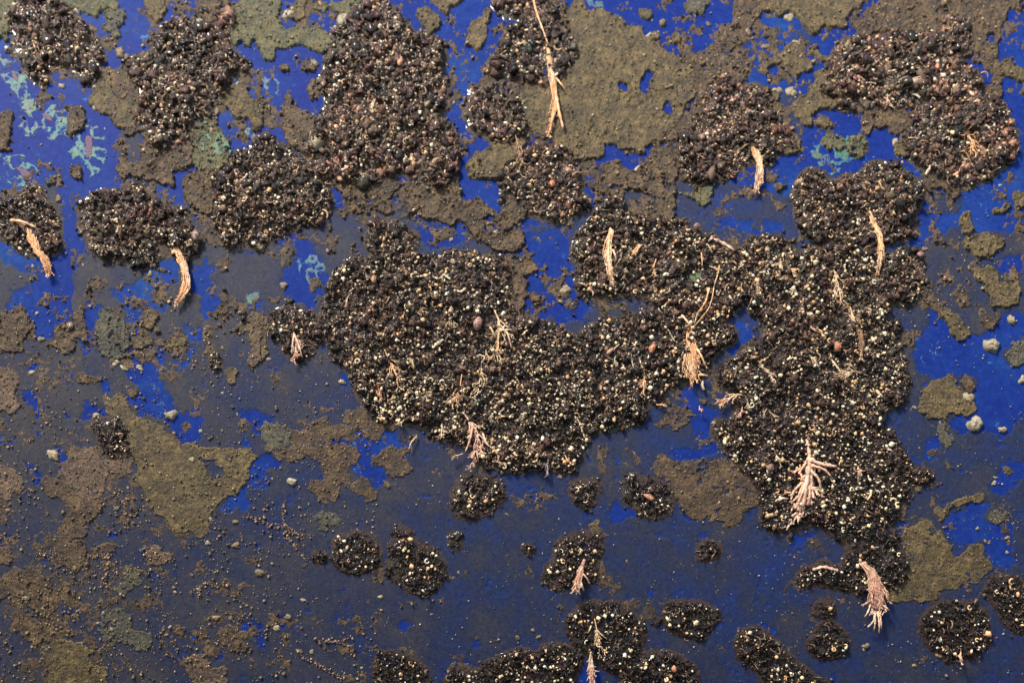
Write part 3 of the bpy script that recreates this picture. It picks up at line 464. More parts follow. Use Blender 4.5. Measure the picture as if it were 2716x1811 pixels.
 ('ai', 'the mass above the fat orange blade', 'dark mass above centre right crossed by thin orange stems', 1.6, [('B3', [(400,120),(450,40),(560,-40),(620,-120),(740,-140),(800,-80),(920,-60),(1180,-40),(1250,50),(1400,90),(1500,170),(1600,130),(1700,60),(1829,60),(1900,120),(1900,420),(1750,430),(1620,470),(1560,560),(1500,650),(1400,650),(1180,640),(1080,620),(1000,560),(900,500),(700,450),(520,460),(440,410),(450,250),(400,200)])]),
 ('aj', 'the clump with pink brush', 'round clump left of the centre mass with a pink brush weed', 1.2, [('B2', [(130,600),(190,550),(270,540),(380,600),(440,700),(440,820),(400,920),(320,950),(230,900),(120,800),(110,700)])]),
 ('al', 'the clump above the centre mass', 'pale brown lumpy clump just above the great centre mass', 0.7, [('B2', [(740,0),(830,-60),(900,-20),(1000,-20),(1100,60),(1130,130),(1080,180),(1000,200),(900,260),(800,200),(760,60)])]),
 ('am', 'the clump in the olive leaf', 'dark reddish clump beside the big olive leaf shaped crust', 0.9, [('B1', [(680,1380),(760,1320),(830,1350),(890,1430),(900,1560),(880,1620),(760,1620),(700,1540)])]),
 ('an', 'the tiny left clump', 'tiny reddish clump alone on grey film at left of centre', 0.6, [('B1', [(1430,900),(1500,895),(1530,970),(1500,1040),(1440,1000)])]),
]
TUFTS = [
 ('orange', 'blade', 46, ('A3', [(240,330),(250,440),(275,560),(290,700),(280,820),(245,950)]), 'longest orange weed ribbon hanging at top centre', [(16, [(140,10),(160,120),(200,230),(245,340)]), (14, [(300,570),(330,620),(365,650)]), (26, [(300,700),(320,820),(350,920)])]),
 ('orange', 'blade', 56, ('A3', [(1600,970),(1640,1010),(1680,1080),(1710,1180),(1700,1260),(1680,1340)]), 'curved orange brown weed under the upper right centre clump', []),
 ('brown', 'fan', 34, ('A3', [(0,880),(30,1000),(60,1150)]), 'dull brown weed strand left of the longest orange ribbon', []),
 ('tan', 'fan', 34, ('A1', [(1220,600),(1290,680),(1340,750),(1385,785)]), 'thin tan weed lying on the upper left brown clump', []),
 ('orange', 'blade', 60, ('B1', [(120,-30),(200,30),(240,110),(290,200),(335,260),(355,335)]), 'thick orange weed hanging from the left edge clump', [(26, [(90,-20),(160,-10),(270,30)])]),
 ('orange', 'blade', 56, ('B1', [(1190,80),(1240,190),(1290,310),(1305,420),(1240,540)]), 'curved orange weed hanging off the left middle clump', []),
 ('pale', 'blade', 22, ('A2', [(835,690),(800,780),(770,840)]), 'white tipped weed sliver on the big rounded top clump', []),
 ('tan', 'fan', 30, ('A2', [(1070,1070),(1090,1180)]), 'small tan fan on lower right of the big rounded top clump', []),
 ('tan', 'fan', 44, ('A1', [(1590,1440),(1610,1500),(1600,1600)]), 'tan fan on the clump left of the big rounded one', []),
 ('tan', 'fan', 34, ('B2', [(1350,490),(1352,600),(1340,710)]), 'upright tan fan at top of the centre mass', []),
 ('tan', 'fan', 44, ('B2', [(1640,570),(1690,680),(1680,780),(1660,910)]), 'widest branching tan fan in the upper centre mass', [(16, [(1680,720),(1740,750),(1770,860)]), (14, [(1680,740),(1780,730)]), (16, [(1620,710),(1660,790)])]),
 ('tan', 'fan', 28, ('B2', [(800,680),(830,740),(880,790)]), 'small tan fan left of the upper centre mass middle', []),
 ('orange', 'fan', 34, ('B2', [(890,860),(930,950),(985,1070)]), 'slender orange fan at left of the centre mass', []),
 ('tan', 'fan', 20, ('B2', [(1050,880),(1100,980)]), 'faint tan twig right of the slender orange fan', []),
 ('tan', 'fan', 34, ('B2', [(1560,910),(1560,1040),(1530,1150)]), 'pale branched fan below the widest tan fan', [(12, [(1560,960),(1590,920),(1540,900)])]),
 ('tan', 'fan', 24, ('B2', [(1250,1090),(1200,1160),(1155,1220)]), 'tan twig leaning left in the lower centre mass', []),
 ('orange', 'fan', 26, ('B2', [(1425,1030),(1410,1150),(1355,1250)]), 'orange twig beside the tan one in the lower centre mass', []),
 ('red', 'blade', 26, ('B2', [(820,1100),(850,1150),(865,1195)]), 'short red orange weed at left tip of the lower centre mass', []),
 ('pink', 'fan', 48, ('B2', [(260,720),(280,820),(290,930)]), 'pink brush weed hanging on the round left clump', [(14, [(270,760),(260,850),(255,900)]), (14, [(270,760),(310,850),(325,920)])]),
 ('pink', 'fan', 52, ('B2', [(1430,1290),(1490,1370),(1540,1440),(1530,1568)]), 'tangled pink tan weed at bottom left of the lower centre mass', [(18, [(1500,1400),(1480,1500),(1450,1568)]), (14, [(1570,1440),(1600,1520),(1650,1550)])]),
 ('orange', 'blade', 56, ('B3', [(690,10),(665,110),(650,220),(670,310),(690,410)]), 'orange frayed weed at left of the upper centre right mass', [(16, [(690,180),(715,260)])]),
 ('orange', 'blade', 34, ('B3', [(880,140),(850,190),(800,235)]), 'short orange weed right of the frayed one', []),
 ('orange', 'blade', 122, ('B3', [(1240,700),(1230,780),(1235,880),(1235,980),(1255,1075)]), 'fattest glistening orange blade hanging from two thin stems', [(10, [(1425,290),(1415,350),(1385,430),(1375,510),(1350,590),(1300,650),(1250,710)]), (10, [(1340,440),(1345,500),(1320,560),(1270,620),(1250,700)]), (9, [(1300,200),(1305,300)]), (16, [(1360,420),(1345,480),(1325,550)]), (18, [(1165,630),(1230,720)]), (18, [(1270,860),(1330,980)]), (18, [(1280,1040),(1345,1048)])]),
 ('orange', 'fan', 26, ('B3', [(910,1020),(905,1090),(900,1165)]), 'little orange twig below left of the fattest blade', []),
 ('orange', 'fan', 44, ('B3', [(1620,1180),(1550,1170),(1490,1200),(1430,1235)]), 'orange weed pointing left off the middle right mass', []),
 ('brown', 'fan', 40, ('B3', [(1690,330),(1690,470)]), 'dull brown tuft above right of the fattest blade', []),
 ('orange', 'blade', 46, ('B4', [(740,-120),(770,-20),(810,60),(825,130),(830,210),(805,320)]), 'orange ribbon weed at upper right with a bright fold', []),
 ('tan', 'fan', 22, ('B4', [(480,240),(520,380),(555,520)]), 'thin tan twig left of the orange ribbon at right', []),
 ('brown', 'blade', 34, ('B4', [(610,570),(640,680),(690,760),(690,920)]), 'brown weed strip in the middle right mass', []),
 ('tan', 'fan', 30, ('B4', [(740,1040),(640,1010),(520,1050)]), 'pale feathery weed lying sideways in the middle right mass', []),
 ('pink', 'fan', 120, ('C4', [(320,-90),(335,20),(330,120),(300,240),(280,380)]), 'large pink orange branching fan on the lower right mass', [(26, [(330,50),(420,90),(520,100)]), (24, [(340,90),(430,120),(480,170)]), (22, [(330,120),(390,180),(410,260)]), (36, [(325,100),(305,230),(285,380)]), (26, [(315,160),(285,260),(250,350)]), (22, [(320,180),(330,280),(320,370)])]),
 ('pink', 'skirt', 150, ('C4', [(690,760),(755,830),(790,930),(810,1020),(805,1080)]), 'large pink fringed fan hanging over bare film at lower right', [(16, [(780,1090),(770,1150),(730,1200)]), (16, [(780,1090),(775,1220)]), (16, [(800,1090),(810,1240)]), (15, [(810,1100),(825,1210)]), (15, [(750,1040),(710,1130)]), (15, [(750,1010),(690,1050)]), (15, [(840,1050),(880,1085)])]),
 ('pink', 'skirt', 60, ('C3', [(495,735),(465,810),(450,870),(440,940)]), 'pink hand shaped weed at bottom centre', [(14, [(470,820),(510,860),(530,905)]), (14, [(460,860),(490,950)]), (13, [(450,870),(405,940)])]),
 ('tan', 'fan', 32, ('C3', [(565,1145),(585,1240),(600,1350)]), 'forked tan weed on the round bottom centre clump', [(11, [(580,1220),(650,1280)]), (11, [(540,1190),(515,1240)])]),
 ('pink', 'skirt', 62, ('C3', [(540,1370),(535,1450),(545,1590)]), 'pink weed reaching the bottom edge of the picture', [(10, [(550,1490),(600,1500)])]),
 ('pink', 'fan', 24, ('C4', [(1380,1350),(1370,1440)]), 'small pink weed under the round lower right clump', []),
 ('lilac', 'fan', 22, ('C3', [(245,50),(235,145)]), 'little lilac forked weed at bottom of the lower centre mass', []),
 ('tan', 'string', 16, ('A4', [(1050,350),(1010,430),(950,500),(860,530)]), 'pale curved strand across the top right clump', []),
 ('orange', 'fan', 24, ('A4', [(1360,950),(1440,960),(1470,1080)]), 'orange bent weed on the rounded far right clump', []),
 ('orange', 'fan', 26, ('A1', [(235,290),(250,350),(275,410)]), 'small orange weed on the top left corner clump', []),
 ('pale', 'fan', 20, ('A4', [(850,690),(880,720),(900,760)]), 'tiny pale forked weed in the top right clump', []),
 ('tan', 'fan', 22, ('A4', [(1310,-30),(1270,40)]), 'tan tuft on the top edge at upper right', []),
 ('pink', 'fan', 16, ('C2', [(1520,-20),(1495,110)]), 'two thin pink threads hanging under the lower centre mass', [(9, [(1530,-10),(1540,70)])]),
 ('pale', 'string', 13, ('B3', [(830,905),(865,890),(875,855),(845,845),(820,880),(815,920),(830,970),(845,1010)]), 'white looped worm tube in the mass left of the fattest blade', []),
 ('pale', 'string', 13, ('B3', [(430,1320),(470,1380),(480,1430),(500,1470)]), 'white wavy tube at right of the lower centre mass', []),
 ('pale', 'string', 16, ('B2', [(1110,360),(1200,350),(1260,380),(1300,350),(1350,380)]), 'long wavy tube along the top of the centre mass', []),
 ('pale', 'string', 18, ('B2', [(1370,450),(1420,470),(1465,430)]), 'white U shaped tube near top of the centre mass', []),
 ('pale', 'string', 15, ('B2', [(1460,1190),(1510,1195),(1530,1220),(1560,1230)]), 'white snaking tube in the lower centre mass', []),
 ('pink', 'string', 26, ('B3', [(1270,120),(1380,100),(1450,130),(1530,180)]), 'pink ridge tube along the top of the mass right of centre', []),
 ('pale', 'string', 18, ('B3', [(1350,815),(1390,800),(1440,815)]), 'straight tan tube right of the fattest blade', []),
 ('pale', 'string', 14, ('B3', [(1010,690),(1060,700),(1090,760),(1120,810)]), 'tan arched tube left of the fattest blade', []),
 ('pale', 'string', 22, ('B4', [(20,300),(90,285),(150,270)]), 'thick grey tube at upper left of the right hand mass', []),
 ('pink', 'string', 24, ('C4', [(360,810),(430,785),(535,815)]), 'pale pink ridge left of the large fringed fan', []),
 ('pale', 'string', 15, ('C4', [(80,345),(130,315),(190,320)]), 'grey arched tube left of the branching fan tip', []),
 ('pale', 'string', 13, ('A3', [(40,325),(100,300),(190,320)]), 'tan twig crossing left from the longest ribbon', []),
]
STARS = [
 ('star shaped line of brown beads on the film at lower left of centre', 'C2', [[(200,510),(180,430),(200,340)], [(200,510),(130,520),(0,465)], [(200,510),(290,570),(380,575)], [(200,510),(230,600),(290,690),(360,750)], [(200,510),(270,560),(340,640)], [(0,465),(-80,440)]]),
 ('forked line of brown beads low on the film left of centre', 'C2', [[(420,1300),(520,1310),(600,1310),(640,1270)], [(600,1310),(640,1350),(680,1410)]]),
 ('bead line trailing from a tan blob near the bottom edge', 'C2', [[(290,1370),(330,1430),(440,1470),(540,1530),(600,1568)]]),
 ('tangle of reddish beads in the middle of the lower left film', 'C1', [[(740,700),(760,760),(740,840),(700,920)], [(760,760),(810,810),(800,860)], [(740,730),(690,710),(610,720)]]),
 ('reddish bead cluster with a pale knob at lower left', 'C1', [[(1370,940),(1440,900),(1500,920),(1590,910)], [(1370,940),(1320,960)], [(1390,960),(1380,1010)]]),
 ('reddish network of beads high in the lower left film', 'C1', [[(980,680),(1040,650),(1110,660)], [(1040,650),(1080,720),(1150,750),(1200,740)], [(1000,700),(1060,740)]]),
 ('peach coloured bead arch on the lower left film', 'C1', [[(780,280),(830,310),(860,350)], [(860,350),(920,290)], [(240,700),(330,710)]]),
]
SQUIRTS = [
 ('round orange bead sea squirt in the clump below the longest ribbon', 'A3', 270, 1300, 30, 28, 0, (0.62, 0.18, 0.08)),
 ('tall pinkish brown sea squirt left of the widest tan fan', 'B2', 1535, 690, 36, 62, 10, (0.30, 0.13, 0.10)),
 ('orange brown oval squirt at upper left of the centre mass', 'B2', 820, 390, 24, 32, 0, (0.42, 0.18, 0.08)),
 ('orange and grey shelled squirt beside the broad lower crust', 'C3', 940, 310, 48, 24, 30, (0.55, 0.22, 0.10)),
 ('translucent oval flake on the top right clump', 'A4', 1060, 600, 72, 34, -25, (0.50, 0.34, 0.22)),
 ('orange red squirt in the middle right mass', 'B4', 520, 850, 34, 44, 0, (0.50, 0.16, 0.07)),
 ('orange pink spot on the big rounded top clump', 'A2', 1000, 465, 22, 30, 30, (0.62, 0.26, 0.14)),
 ('orange leaf like squirt in the bottom edge clump', 'C3', 1110, 1485, 20, 28, 0, (0.55, 0.20, 0.10)),
 ('pink knob squirt at the top rim of right hand mass', 'B4', 1095, 215, 28, 20, 10, (0.40, 0.17, 0.12)),
 ('orange squirt pair left of the fattest blade', 'B3', 960, 860, 26, 42, 20, (0.48, 0.15, 0.07)),
 ('small peach squirt left of the fattest blade', 'B3', 670, 880, 40, 18, -40, (0.55, 0.32, 0.18)),
 ('dark brown squirt in the left of the lower right mass', 'C4', 60, 110, 30, 34, 0, (0.20, 0.09, 0.06)),
 ('reddish lump on the right end of the left middle clump', 'B1', 1370, 90, 34, 46, 0, (0.26, 0.14, 0.11)),
 ('brownish pink lump at the top right edge of upper mass', 'B3', 1265, 25, 28, 28, 0, (0.28, 0.12, 0.10)),
]
NODS = [('A1',430,600,22,'pale',1.0,0),('A1',655,745,22,'white',1,0),('A1',660,605,18,'white',1,0),('A1',835,370,38,'tan',1.0,0),('A1',880,400,26,'brown',1,0),('A1',1505,775,25,'tan',1,0),('A1',405,1380,25,'tan',1,0),('A1',285,1005,12,'tan',1,0),
 ('A2',1370,710,14,'white',1,0),('A2',395,445,32,'pale',1,0),('A2',225,100,30,'white',1.8,-35),('A2',600,130,34,'white',1.9,-30),('A2',525,260,26,'white',1.9,-45),('A1',540,75,20,'pale',1.8,0),('A1',1365,155,24,'white',1.6,-20),  # long white ones on crust rims are sunlit-edge highlights made as nodules
 ('A4',120,635,33,'pale',1.1,0),('A4',215,640,34,'pale',1.3,5),('A4',250,305,26,'pale',1.3,0),('A3',970,243,22,'white',2.6,-8),('A3',1465,238,20,'white',3.2,-28),('A3',872,1168,18,'white',2.6,-40),('A3',1630,230,32,'tan',1,0),('A4',935,990,20,'pale',2.0,80),('A4',200,125,26,'pale',1.5,-10),  # thin white slivers here stand for sunlight on the crust edges
 ('A3',1040,160,24,'tan',1.2,0),('A3',1355,170,18,'brown',1.2,0),('A4',40,325,20,'tan',1.8,0),('A4',1665,1285,12,'pale',1,0),('A3',555,345,20,'pale',1.1,0),
 ('B1',115,710,18,'pale',1,0),('B1',255,605,14,'white',1,0),('B1',222,1015,17,'white',1.5,0),('B1',860,985,17,'pale',1.8,40),('B1',1185,1310,44,'pale',1.05,-30),('B1',1420,770,14,'white',1.2,0),('B1',1540,845,14,'tan',1,0),('B1',1390,1418,12,'white',1.3,-30),('B1',665,1310,22,'pale',1.2,0),('B1',970,970,12,'white',1,0),('B1',400,715,24,'tan',1.4,-50),('B1',285,785,22,'tan',1.2,0),('B1',1190,590,10,'tan',1,0),('B1',1040,330,18,'pale',1.3,-60),
 ('B2',30,150,34,'tan',1,0),('B2',190,415,28,'tan',1.2,30),('B2',1350,95,15,'pale',1,0),('B2',595,1080,18,'pale',1.5,40),('B2',1640,55,14,'white',3.0,-45),
 ('B3',365,440,30,'pale',1.3,30),('B3',875,700,16,'pale',1.8,-50),('B4',1605,830,62,'white',1.05,60),('B4',1490,1372,58,'white',1.2,20),('B4',1680,1412,28,'pale',1,0),('B4',1818,1060,30,'white',1,0),('B4',1740,650,32,'pale',1.1,0),('B4',1140,160,18,'tan',1.3,0),('B4',860,700,19,'pale',1,0),('B4',1440,1190,42,'pale',1.4,55),
 ('C1',370,20,34,'pale',1.5,60),('C1',1440,625,16,'pale',1.6,10),('C1',1630,480,18,'tan',1.3,0),('C1',1215,965,14,'pale',1,0),('C1',55,400,18,'tan',1,0),('C1',1710,1060,14,'tan',1,0),('C1',1635,640,22,'tan',1.4,10),('C1',715,1110,14,'white',1,0),('C1',1680,175,12,'white',1,0),('C1',1800,830,26,'tan',1.5,20),('C1',1500,1145,24,'tan',1.4,10),('C1',1600,1145,18,'tan',1.2,0),('C1',1310,660,7,'white',1,0),('C1',1380,945,15,'white',1,0),('C1',300,1080,14,'pale',1,0),('C1',1155,1260,14,'pale',1,0),
 ('C2',245,205,33,'white',1,0),('C2',110,180,9,'white',1,0),('C2',860,1000,15,'pale',1.3,40),('C2',325,1020,15,'pale',1.5,0),('C2',140,1215,18,'pale',1.8,10),('C2',220,1140,22,'tan',1.3,50),('C2',1215,1120,12,'tan',1,0),('C2',20,830,26,'tan',1.5,20),('C2',300,1380,20,'tan',1.4,60),
 ('C3',140,1230,15,'tan',1,0),('C3',180,1275,16,'tan',1.2,0),('C3',320,460,9,'pale',1,0),('C4',1715,590,18,'tan',1.2,0),('C4',1560,615,14,'tan',1,0),('C4',1505,525,13,'pale',1,0),('C4',1710,690,13,'pale',1,0),('C4',730,1340,24,'tan',1.1,0),('C4',1070,1475,16,'tan',1.2,0),('C4',1240,1408,18,'tan',1.7,30),('C4',1095,245,26,'tan',1.4,80)]
TQ = (0.06, 0.34, 0.25)
SCARS = [
 ('turquoise scribble line on blue paint under the top left corner clump', 'A1', [(-40,400),(60,400),(130,450),(190,520),(190,700),(130,650),(60,560),(-20,520)], [[(70,490),(130,530),(130,590),(80,540)]], TQ, 0.9, 0.05),
 ('winding turquoise stain at the left of the oval ringed stain', 'A1', [(150,660),(300,740),(450,730),(470,900),(440,970),(340,950),(300,860),(230,930),(150,950),(130,870),(240,810),(160,740)], [[(280,790),(350,800),(375,860),(310,830)]], TQ, 0.9, 0.06),
 ('oval turquoise ringed stain with a red core at upper left', 'A1', [(450,900),(560,880),(690,880),(730,1000),(680,1180),(620,1210),(560,1150),(480,1080)], [[(590,940),(650,960),(650,1040),(610,1110),(590,1020)]], TQ, 0.9, 0.06),
 ('turquoise stain with a red core on the left edge', 'A1', [(-60,1120),(80,1050),(200,1100),(290,1200),(200,1290),(100,1260),(-60,1200)], [[(100,1150),(180,1170),(240,1220),(200,1260),(140,1210)]], TQ, 0.9, 0.05),
 ('green turquoise streaks over the crust left of the oval clump', 'A1', [(1340,880),(1500,880),(1570,980),(1590,1140),(1500,1120),(1430,1060),(1400,960)], [], (0.07, 0.26, 0.16), 7.5, 0.05),
 ('turquoise swirl in a blue hole left of the centre mass', 'B2', [(290,250),(400,210),(460,300),(440,390),(380,410),(320,350)], [], (0.04, 0.26, 0.36), 0.5, 0.05),
 ('green turquoise patch on blue between the two right clumps', 'A4', [(330,1050),(540,960),(700,930),(740,1000),(680,1090),(560,1130),(520,1220),(430,1180),(400,1080)], [], TQ, 0.9, 0.07),
 ('faint teal blot on the top edge right of the top centre clump', 'A3', [(510,-40),(620,-40),(610,90),(540,80)], [], (0.05, 0.20, 0.24), 0.9, 0.08),
 ('small green speck stain left of the round pink brush clump', 'B1', [(1700,480),(1780,450),(1765,540),(1710,550)], [], (0.10, 0.32, 0.16), 0.9, 0.12),
 ('faint pale blue worm outline ring right of the right hand mass', 'B4', [(1060,800),(1160,790),(1180,900),(1140,990),(1070,960)], [], (0.03, 0.12, 0.34), 0.3, 0.0),
 ('second faint blue outline ring nearer the big white barnacle', 'B4', [(1200,800),(1290,770),(1320,850),(1280,920),(1210,900)], [], (0.03, 0.12, 0.34), 0.3, 0.0),
 ('teal stain showing in a gap of the upper right centre mass', 'B3', [(1200,330),(1290,330),(1280,400),(1220,390)], [], (0.04, 0.22, 0.22), 9, 0.08),
 ('pale cyan streaks on blue at upper left of the big rounded clump', 'A2', [(10,480),(100,500),(170,560),(140,640),(40,570)], [], (0.03, 0.17, 0.34), 0.5, 0.03),
 ('bright cyan chip on blue right of the green streaks', 'A1', [(1660,890),(1740,900),(1760,980),(1690,970)], [], (0.05, 0.32, 0.45), 0.5, 0.10),
]

# thin broken crust between the patches: centre x, y, radii, strength (photograph pixels)
LACE = [(700,30,420,110,0.75),(1050,560,260,90,0.8),(640,330,110,170,0.7),(1650,520,330,160,0.75),(1950,140,300,200,0.8),(2450,60,420,130,0.8),(2120,280,150,160,0.7),
 (2640,420,120,300,0.55),(2560,720,200,150,0.6),(150,1560,330,330,0.85),(330,1330,300,260,0.75),(560,1650,260,220,0.65),(130,1050,260,260,0.75),(480,930,300,170,0.7),(300,850,260,90,0.6),
 (860,1160,260,110,0.75),(1300,600,200,90,0.7),(800,870,120,160,0.5),(860,430,120,160,0.5),(1380,30,120,60,0.5),(1800,1030,200,120,0.5),(2450,1370,230,110,0.55),(2300,1170,200,80,0.55),(1650,1750,350,60,0.5),(880,1700,200,120,0.45),(2050,1650,400,60,0.4),(1290,330,60,200,0.6),(1180,100,110,110,0.4)]

# small weed twigs matted into the big masses: clump key, count, x range, y range
TWIGS = [('ag1',9,(900,1330),(760,980)),('ag2',18,(1010,1520),(1000,1230)),('ah',9,(1600,1880),(900,1080)),('ai',10,(1580,1980),(640,760)),('m1',12,(2020,2400),(700,880)),('m2',12,(1960,2330),(930,1120)),('m3',8,(2050,2380),(1190,1330)),('f',6,(880,1160),(150,450)),('j',6,(2250,2560),(140,280)),('k',5,(2450,2620),(330,460)),('l',5,(2180,2400),(500,600)),('i',4,(1900,2030),(280,420)),('e',3,(640,820),(440,600))]

# ------------------------------------------------------------------ the slate film
def build_film():
    g = 3.0
    X, Y, f = field([T(*p) for p in FILM], [T(*p) for p in FILM_HOLES], g, 15, 1, 7, 1.0)
    n2 = fbm(X, Y, 90, 6, 5, 0.6)
    hgt = np.clip((f-0.5)*8, -0.35, 0.9)
    nx = np.clip(X/W*4, 0, 3.999); ny = np.clip(Y/H*3, 0, 2.999); i = nx.astype(int); j = ny.astype(int); fx = nx-i; fy = ny-j
    tg = np.array(TONE)
    tone = (tg[j, i]*(1-fx)+tg[j, i+1]*fx)*(1-fy)+(tg[j+1, i]*(1-fx)+tg[j+1, i+1]*fx)*fy
    tone = tone+(n2-0.5)*0.55-0.12*np.clip(1.0-(f-0.5)*2, 0, 1)
    me = patch_mesh('slime_film', X, Y, hgt, {'tone': tone})
    o = link('slime_film', me, M_FILM)
    tag(o, 'slate grey slime film with ragged holes clinging to the blue hull', 'slime film', kind='stuff')
    return X, Y, f
FX, FY, FF = build_film()
def film_at(x, y):
    i = np.clip(((np.asarray(y)-FY[0, 0])/3).astype(int), 0, FF.shape[0]-1); j = np.clip(((np.asarray(x)-FX[0, 0])/3).astype(int), 0, FF.shape[1]-1)
    return FF[i, j]

# ------------------------------------------------------------------ labels: places named by landmarks
LAND = []          # (x, y, phrase)
USED = set()
def side(dx, dy):
    a = math.degrees(math.atan2(dy, dx))
    return ['right of', 'below and right of', 'below', 'below and left of', 'left of', 'above and left of', 'above', 'above and right of'][int(((a+22.5) % 360)//45)]
def place_label(desc, x, y, skip=None):
    c = sorted(((math.hypot(x-a, y-b), a, b, p) for a, b, p in LAND if p != skip))
    for d, a, b, p in c[:6]:
        pre = 'just ' if d < 110 else ''
        L = f'{desc} {pre}{side(x-a, y-b)} {p}'
        if L not in USED and len(L.split()) <= 16: USED.add(L); return L
    for extra in ('smaller', 'smallest', 'narrower', 'fainter', 'ragged', 'tiny'):
        for d, a, b, p in c[:6]:
            L = f'{extra} {desc} {side(x-a, y-b)} {p}'
            if L not in USED and len(L.split()) <= 16: USED.add(L); return L
    return desc
def pcent(polys):
    a = np.concatenate(polys); return (a.max(0)+a.min(0))/2
for key, phrase, lab, dens, polys in CLUMPS:
    c = pcent([T(*p) for p in polys]); LAND.append((c[0], c[1], phrase))

# ------------------------------------------------------------------ olive crust patches
OLH = []
def build_patch(i, polys, holes, kind):
    ps = [T(*p) for p in polys]; hs = [T(*p) for p in holes]; c = pcent(ps)
    X, Y, f = field(ps, hs, 2.4, 11, 2+i*3, 7, 0.75 if kind == 'olive' else 1.15)
    low = np.clip((c[1]-650)/500, 0, 1); Hh = (5.0+(i*37 % 10)*0.22)*(1-0.62*low); nzs = 1-0.55*low
    n = fbm(X, Y, 7, i, 3, 0.8)
    base = np.clip((f-0.5)*30, -1.5, Hh)
    rim = np.exp(-((f-0.66)/0.12)**2)*5.0
    hgt = np.where(base > 0, base+np.clip(base/Hh, 0, 1)*((n-0.5)*8.5+rim*(1-0.5*low)+(fbm(X, Y, 40, i+3, 2)-0.5)*5)*nzs, base)
    org = P(c[0], c[1], 0)
    me = patch_mesh('crust_patch', X, Y, hgt, None, org)
    if me is None: return
    o = link('crust_patch', me, M_OLIVE[kind], None, org)
    a = np.concatenate(ps); ex = a.max(0)-a.min(0); s = ex.max()
    size = 'broad' if s > 330 else 'medium' if s > 150 else 'small'
    shape = 'tall' if ex[1] > 1.7*ex[0] else 'wide' if ex[0] > 1.7*ex[1] else 'ragged'
    cn = {'olive': 'olive', 'brown': 'brown', 'rust': 'reddish brown', 'green': 'green', 'grey': 'grey green'}[kind]
    tag(o, place_label(f'{size} {shape} {cn} crust', c[0], c[1]), 'crust patch', 'flat algae crusts on the hull')
    # lumps standing on the crust
    ar = (f > 0.62); ny, nx = np.nonzero(ar)
    k = int(len(ny)*5.76/ (120 if kind != 'olive' else 190))
    k = int(k*(1-0.5*low))
    if k > 3:
        s_ = rng.integers(0, len(ny), k); x = X[ny[s_], nx[s_]]+rng.uniform(-1, 1, k); y = Y[ny[s_], nx[s_]]+rng.uniform(-1, 1, k)
        r = rng.uniform(1.2, 2.5, k)*np.where(rng.random(k) < 0.12, 1.8, 1)
        col = np.array([0.17, 0.13, 0.065])*rng.uniform(0.5, 1.8, (k, 1))*rng.uniform(0.85, 1.15, (k, 3))
        pale = rng.random(k) < 0.07; col[pale] = np.array([0.45, 0.36, 0.22])
        me2 = scatter_mesh('crust_grain', x, y, hgt[ny[s_], nx[s_]]+r*0.3, r, col, origin=org)
        g_ = link('crust_grain', me2, M_LUMP, o); g_['kind'] = 'stuff'
for i, (kind, polys, holes) in enumerate(PATCHES): build_patch(i, polys, holes, kind)

for _k, _p, _l, _d, _polys in CLUMPS:
    _a = np.concatenate([T(*p) for p in _polys]); _c = (_a.max(0)+_a.min(0))/2; _e = (_a.max(0)-_a.min(0))/2
    if _e.max() > 70: LACE.append((_c[0], _c[1]+8, _e[0]*1.15+22, _e[1]*1.15+26, 0.85 if _c[1] < 850 else 0.5))
def build_lace():
    g = 2.8; X, Y = np.meshgrid(np.arange(-80, W+80, g), np.arange(-80, H+80, g)); w = np.zeros(X.shape)
    for cx, cy, rx, ry, a in LACE: w = np.maximum(w, a*np.clip(1.25-np.hypot((X-cx)/rx, (Y-cy)/ry), 0, 1)**0.6)
    wx = (fbm(X, Y, 22, 3, 3, 0.8)-0.5)*34; wy = (fbm(X, Y, 22, 9, 3, 0.8)-0.5)*34
    n1 = fbm(X+wx, Y+wy, 85, 4, 4, 0.62); rid = 1-np.abs(n1-0.5)*9; isl = (fbm(X+wx*1.5, Y+wy*1.5, 40, 10, 3, 0.6)-0.5)*5
    v = np.maximum(rid*0.55, isl)+(fbm(X, Y, 9, 2, 3, 0.8)-0.5)*1.3+w*1.35-1.38; v = np.where(w < 0.05, -1, v)
    hgt = np.clip(v*14, -1.2, np.where(Y > 950, 1.5, 3.2))+np.where(v > 0, (fbm(X, Y, 8, 5, 3, 0.8)-0.5)*np.where(Y > 950, 2.5, 5), 0)
    hgt = np.where(v > 0, np.maximum(hgt, 0.2), np.minimum(hgt, -0.2)) 
    o = link('crust_lace', patch_mesh('crust_lace', X, Y, hgt), M_OLIVE['brown'])
    tag(o, 'thin broken lace of brown crust flakes linking the larger patches', 'crust lace', kind='stuff')
    ny, nx = np.nonzero(v > 0.12); k = int(len(ny)*g*g/170); s_ = rng.integers(0, len(ny), k); x, y = X[ny[s_], nx[s_]], Y[ny[s_], nx[s_]]; r = (rng.gamma(3, 0.7, k)+0.8)*np.where(y > 950, 0.62, 1)
    col = PAL[rng.choice(len(PAL), k, p=PW)]*rng.uniform(1.0, 2.6, (k, 1))
    o = link('crust_crumbs', scatter_mesh('crust_crumbs', x, y, hgt[ny[s_], nx[s_]]+r*0.3, r, col, squash=(0.4, 1.5), jit=0.3), M_LUMP)
    tag(o, 'loose brown crumbs caught along the thin crust lace', 'crumbs', kind='stuff')
PAL = np.array([[0.020, 0.015, 0.012], [0.040, 0.028, 0.020], [0.075, 0.052, 0.034], [0.060, 0.034, 0.032], [0.11, 0.082, 0.055],
                [0.035, 0.036, 0.026], [0.16, 0.115, 0.08], [0.14, 0.07, 0.05], [0.24, 0.19, 0.12], [0.26, 0.12, 0.055]])
PW = np.array([18, 22, 17, 12, 13, 7, 8, 3.2, 6.0, 2.0]); PW = PW/PW.sum()
build_lace()

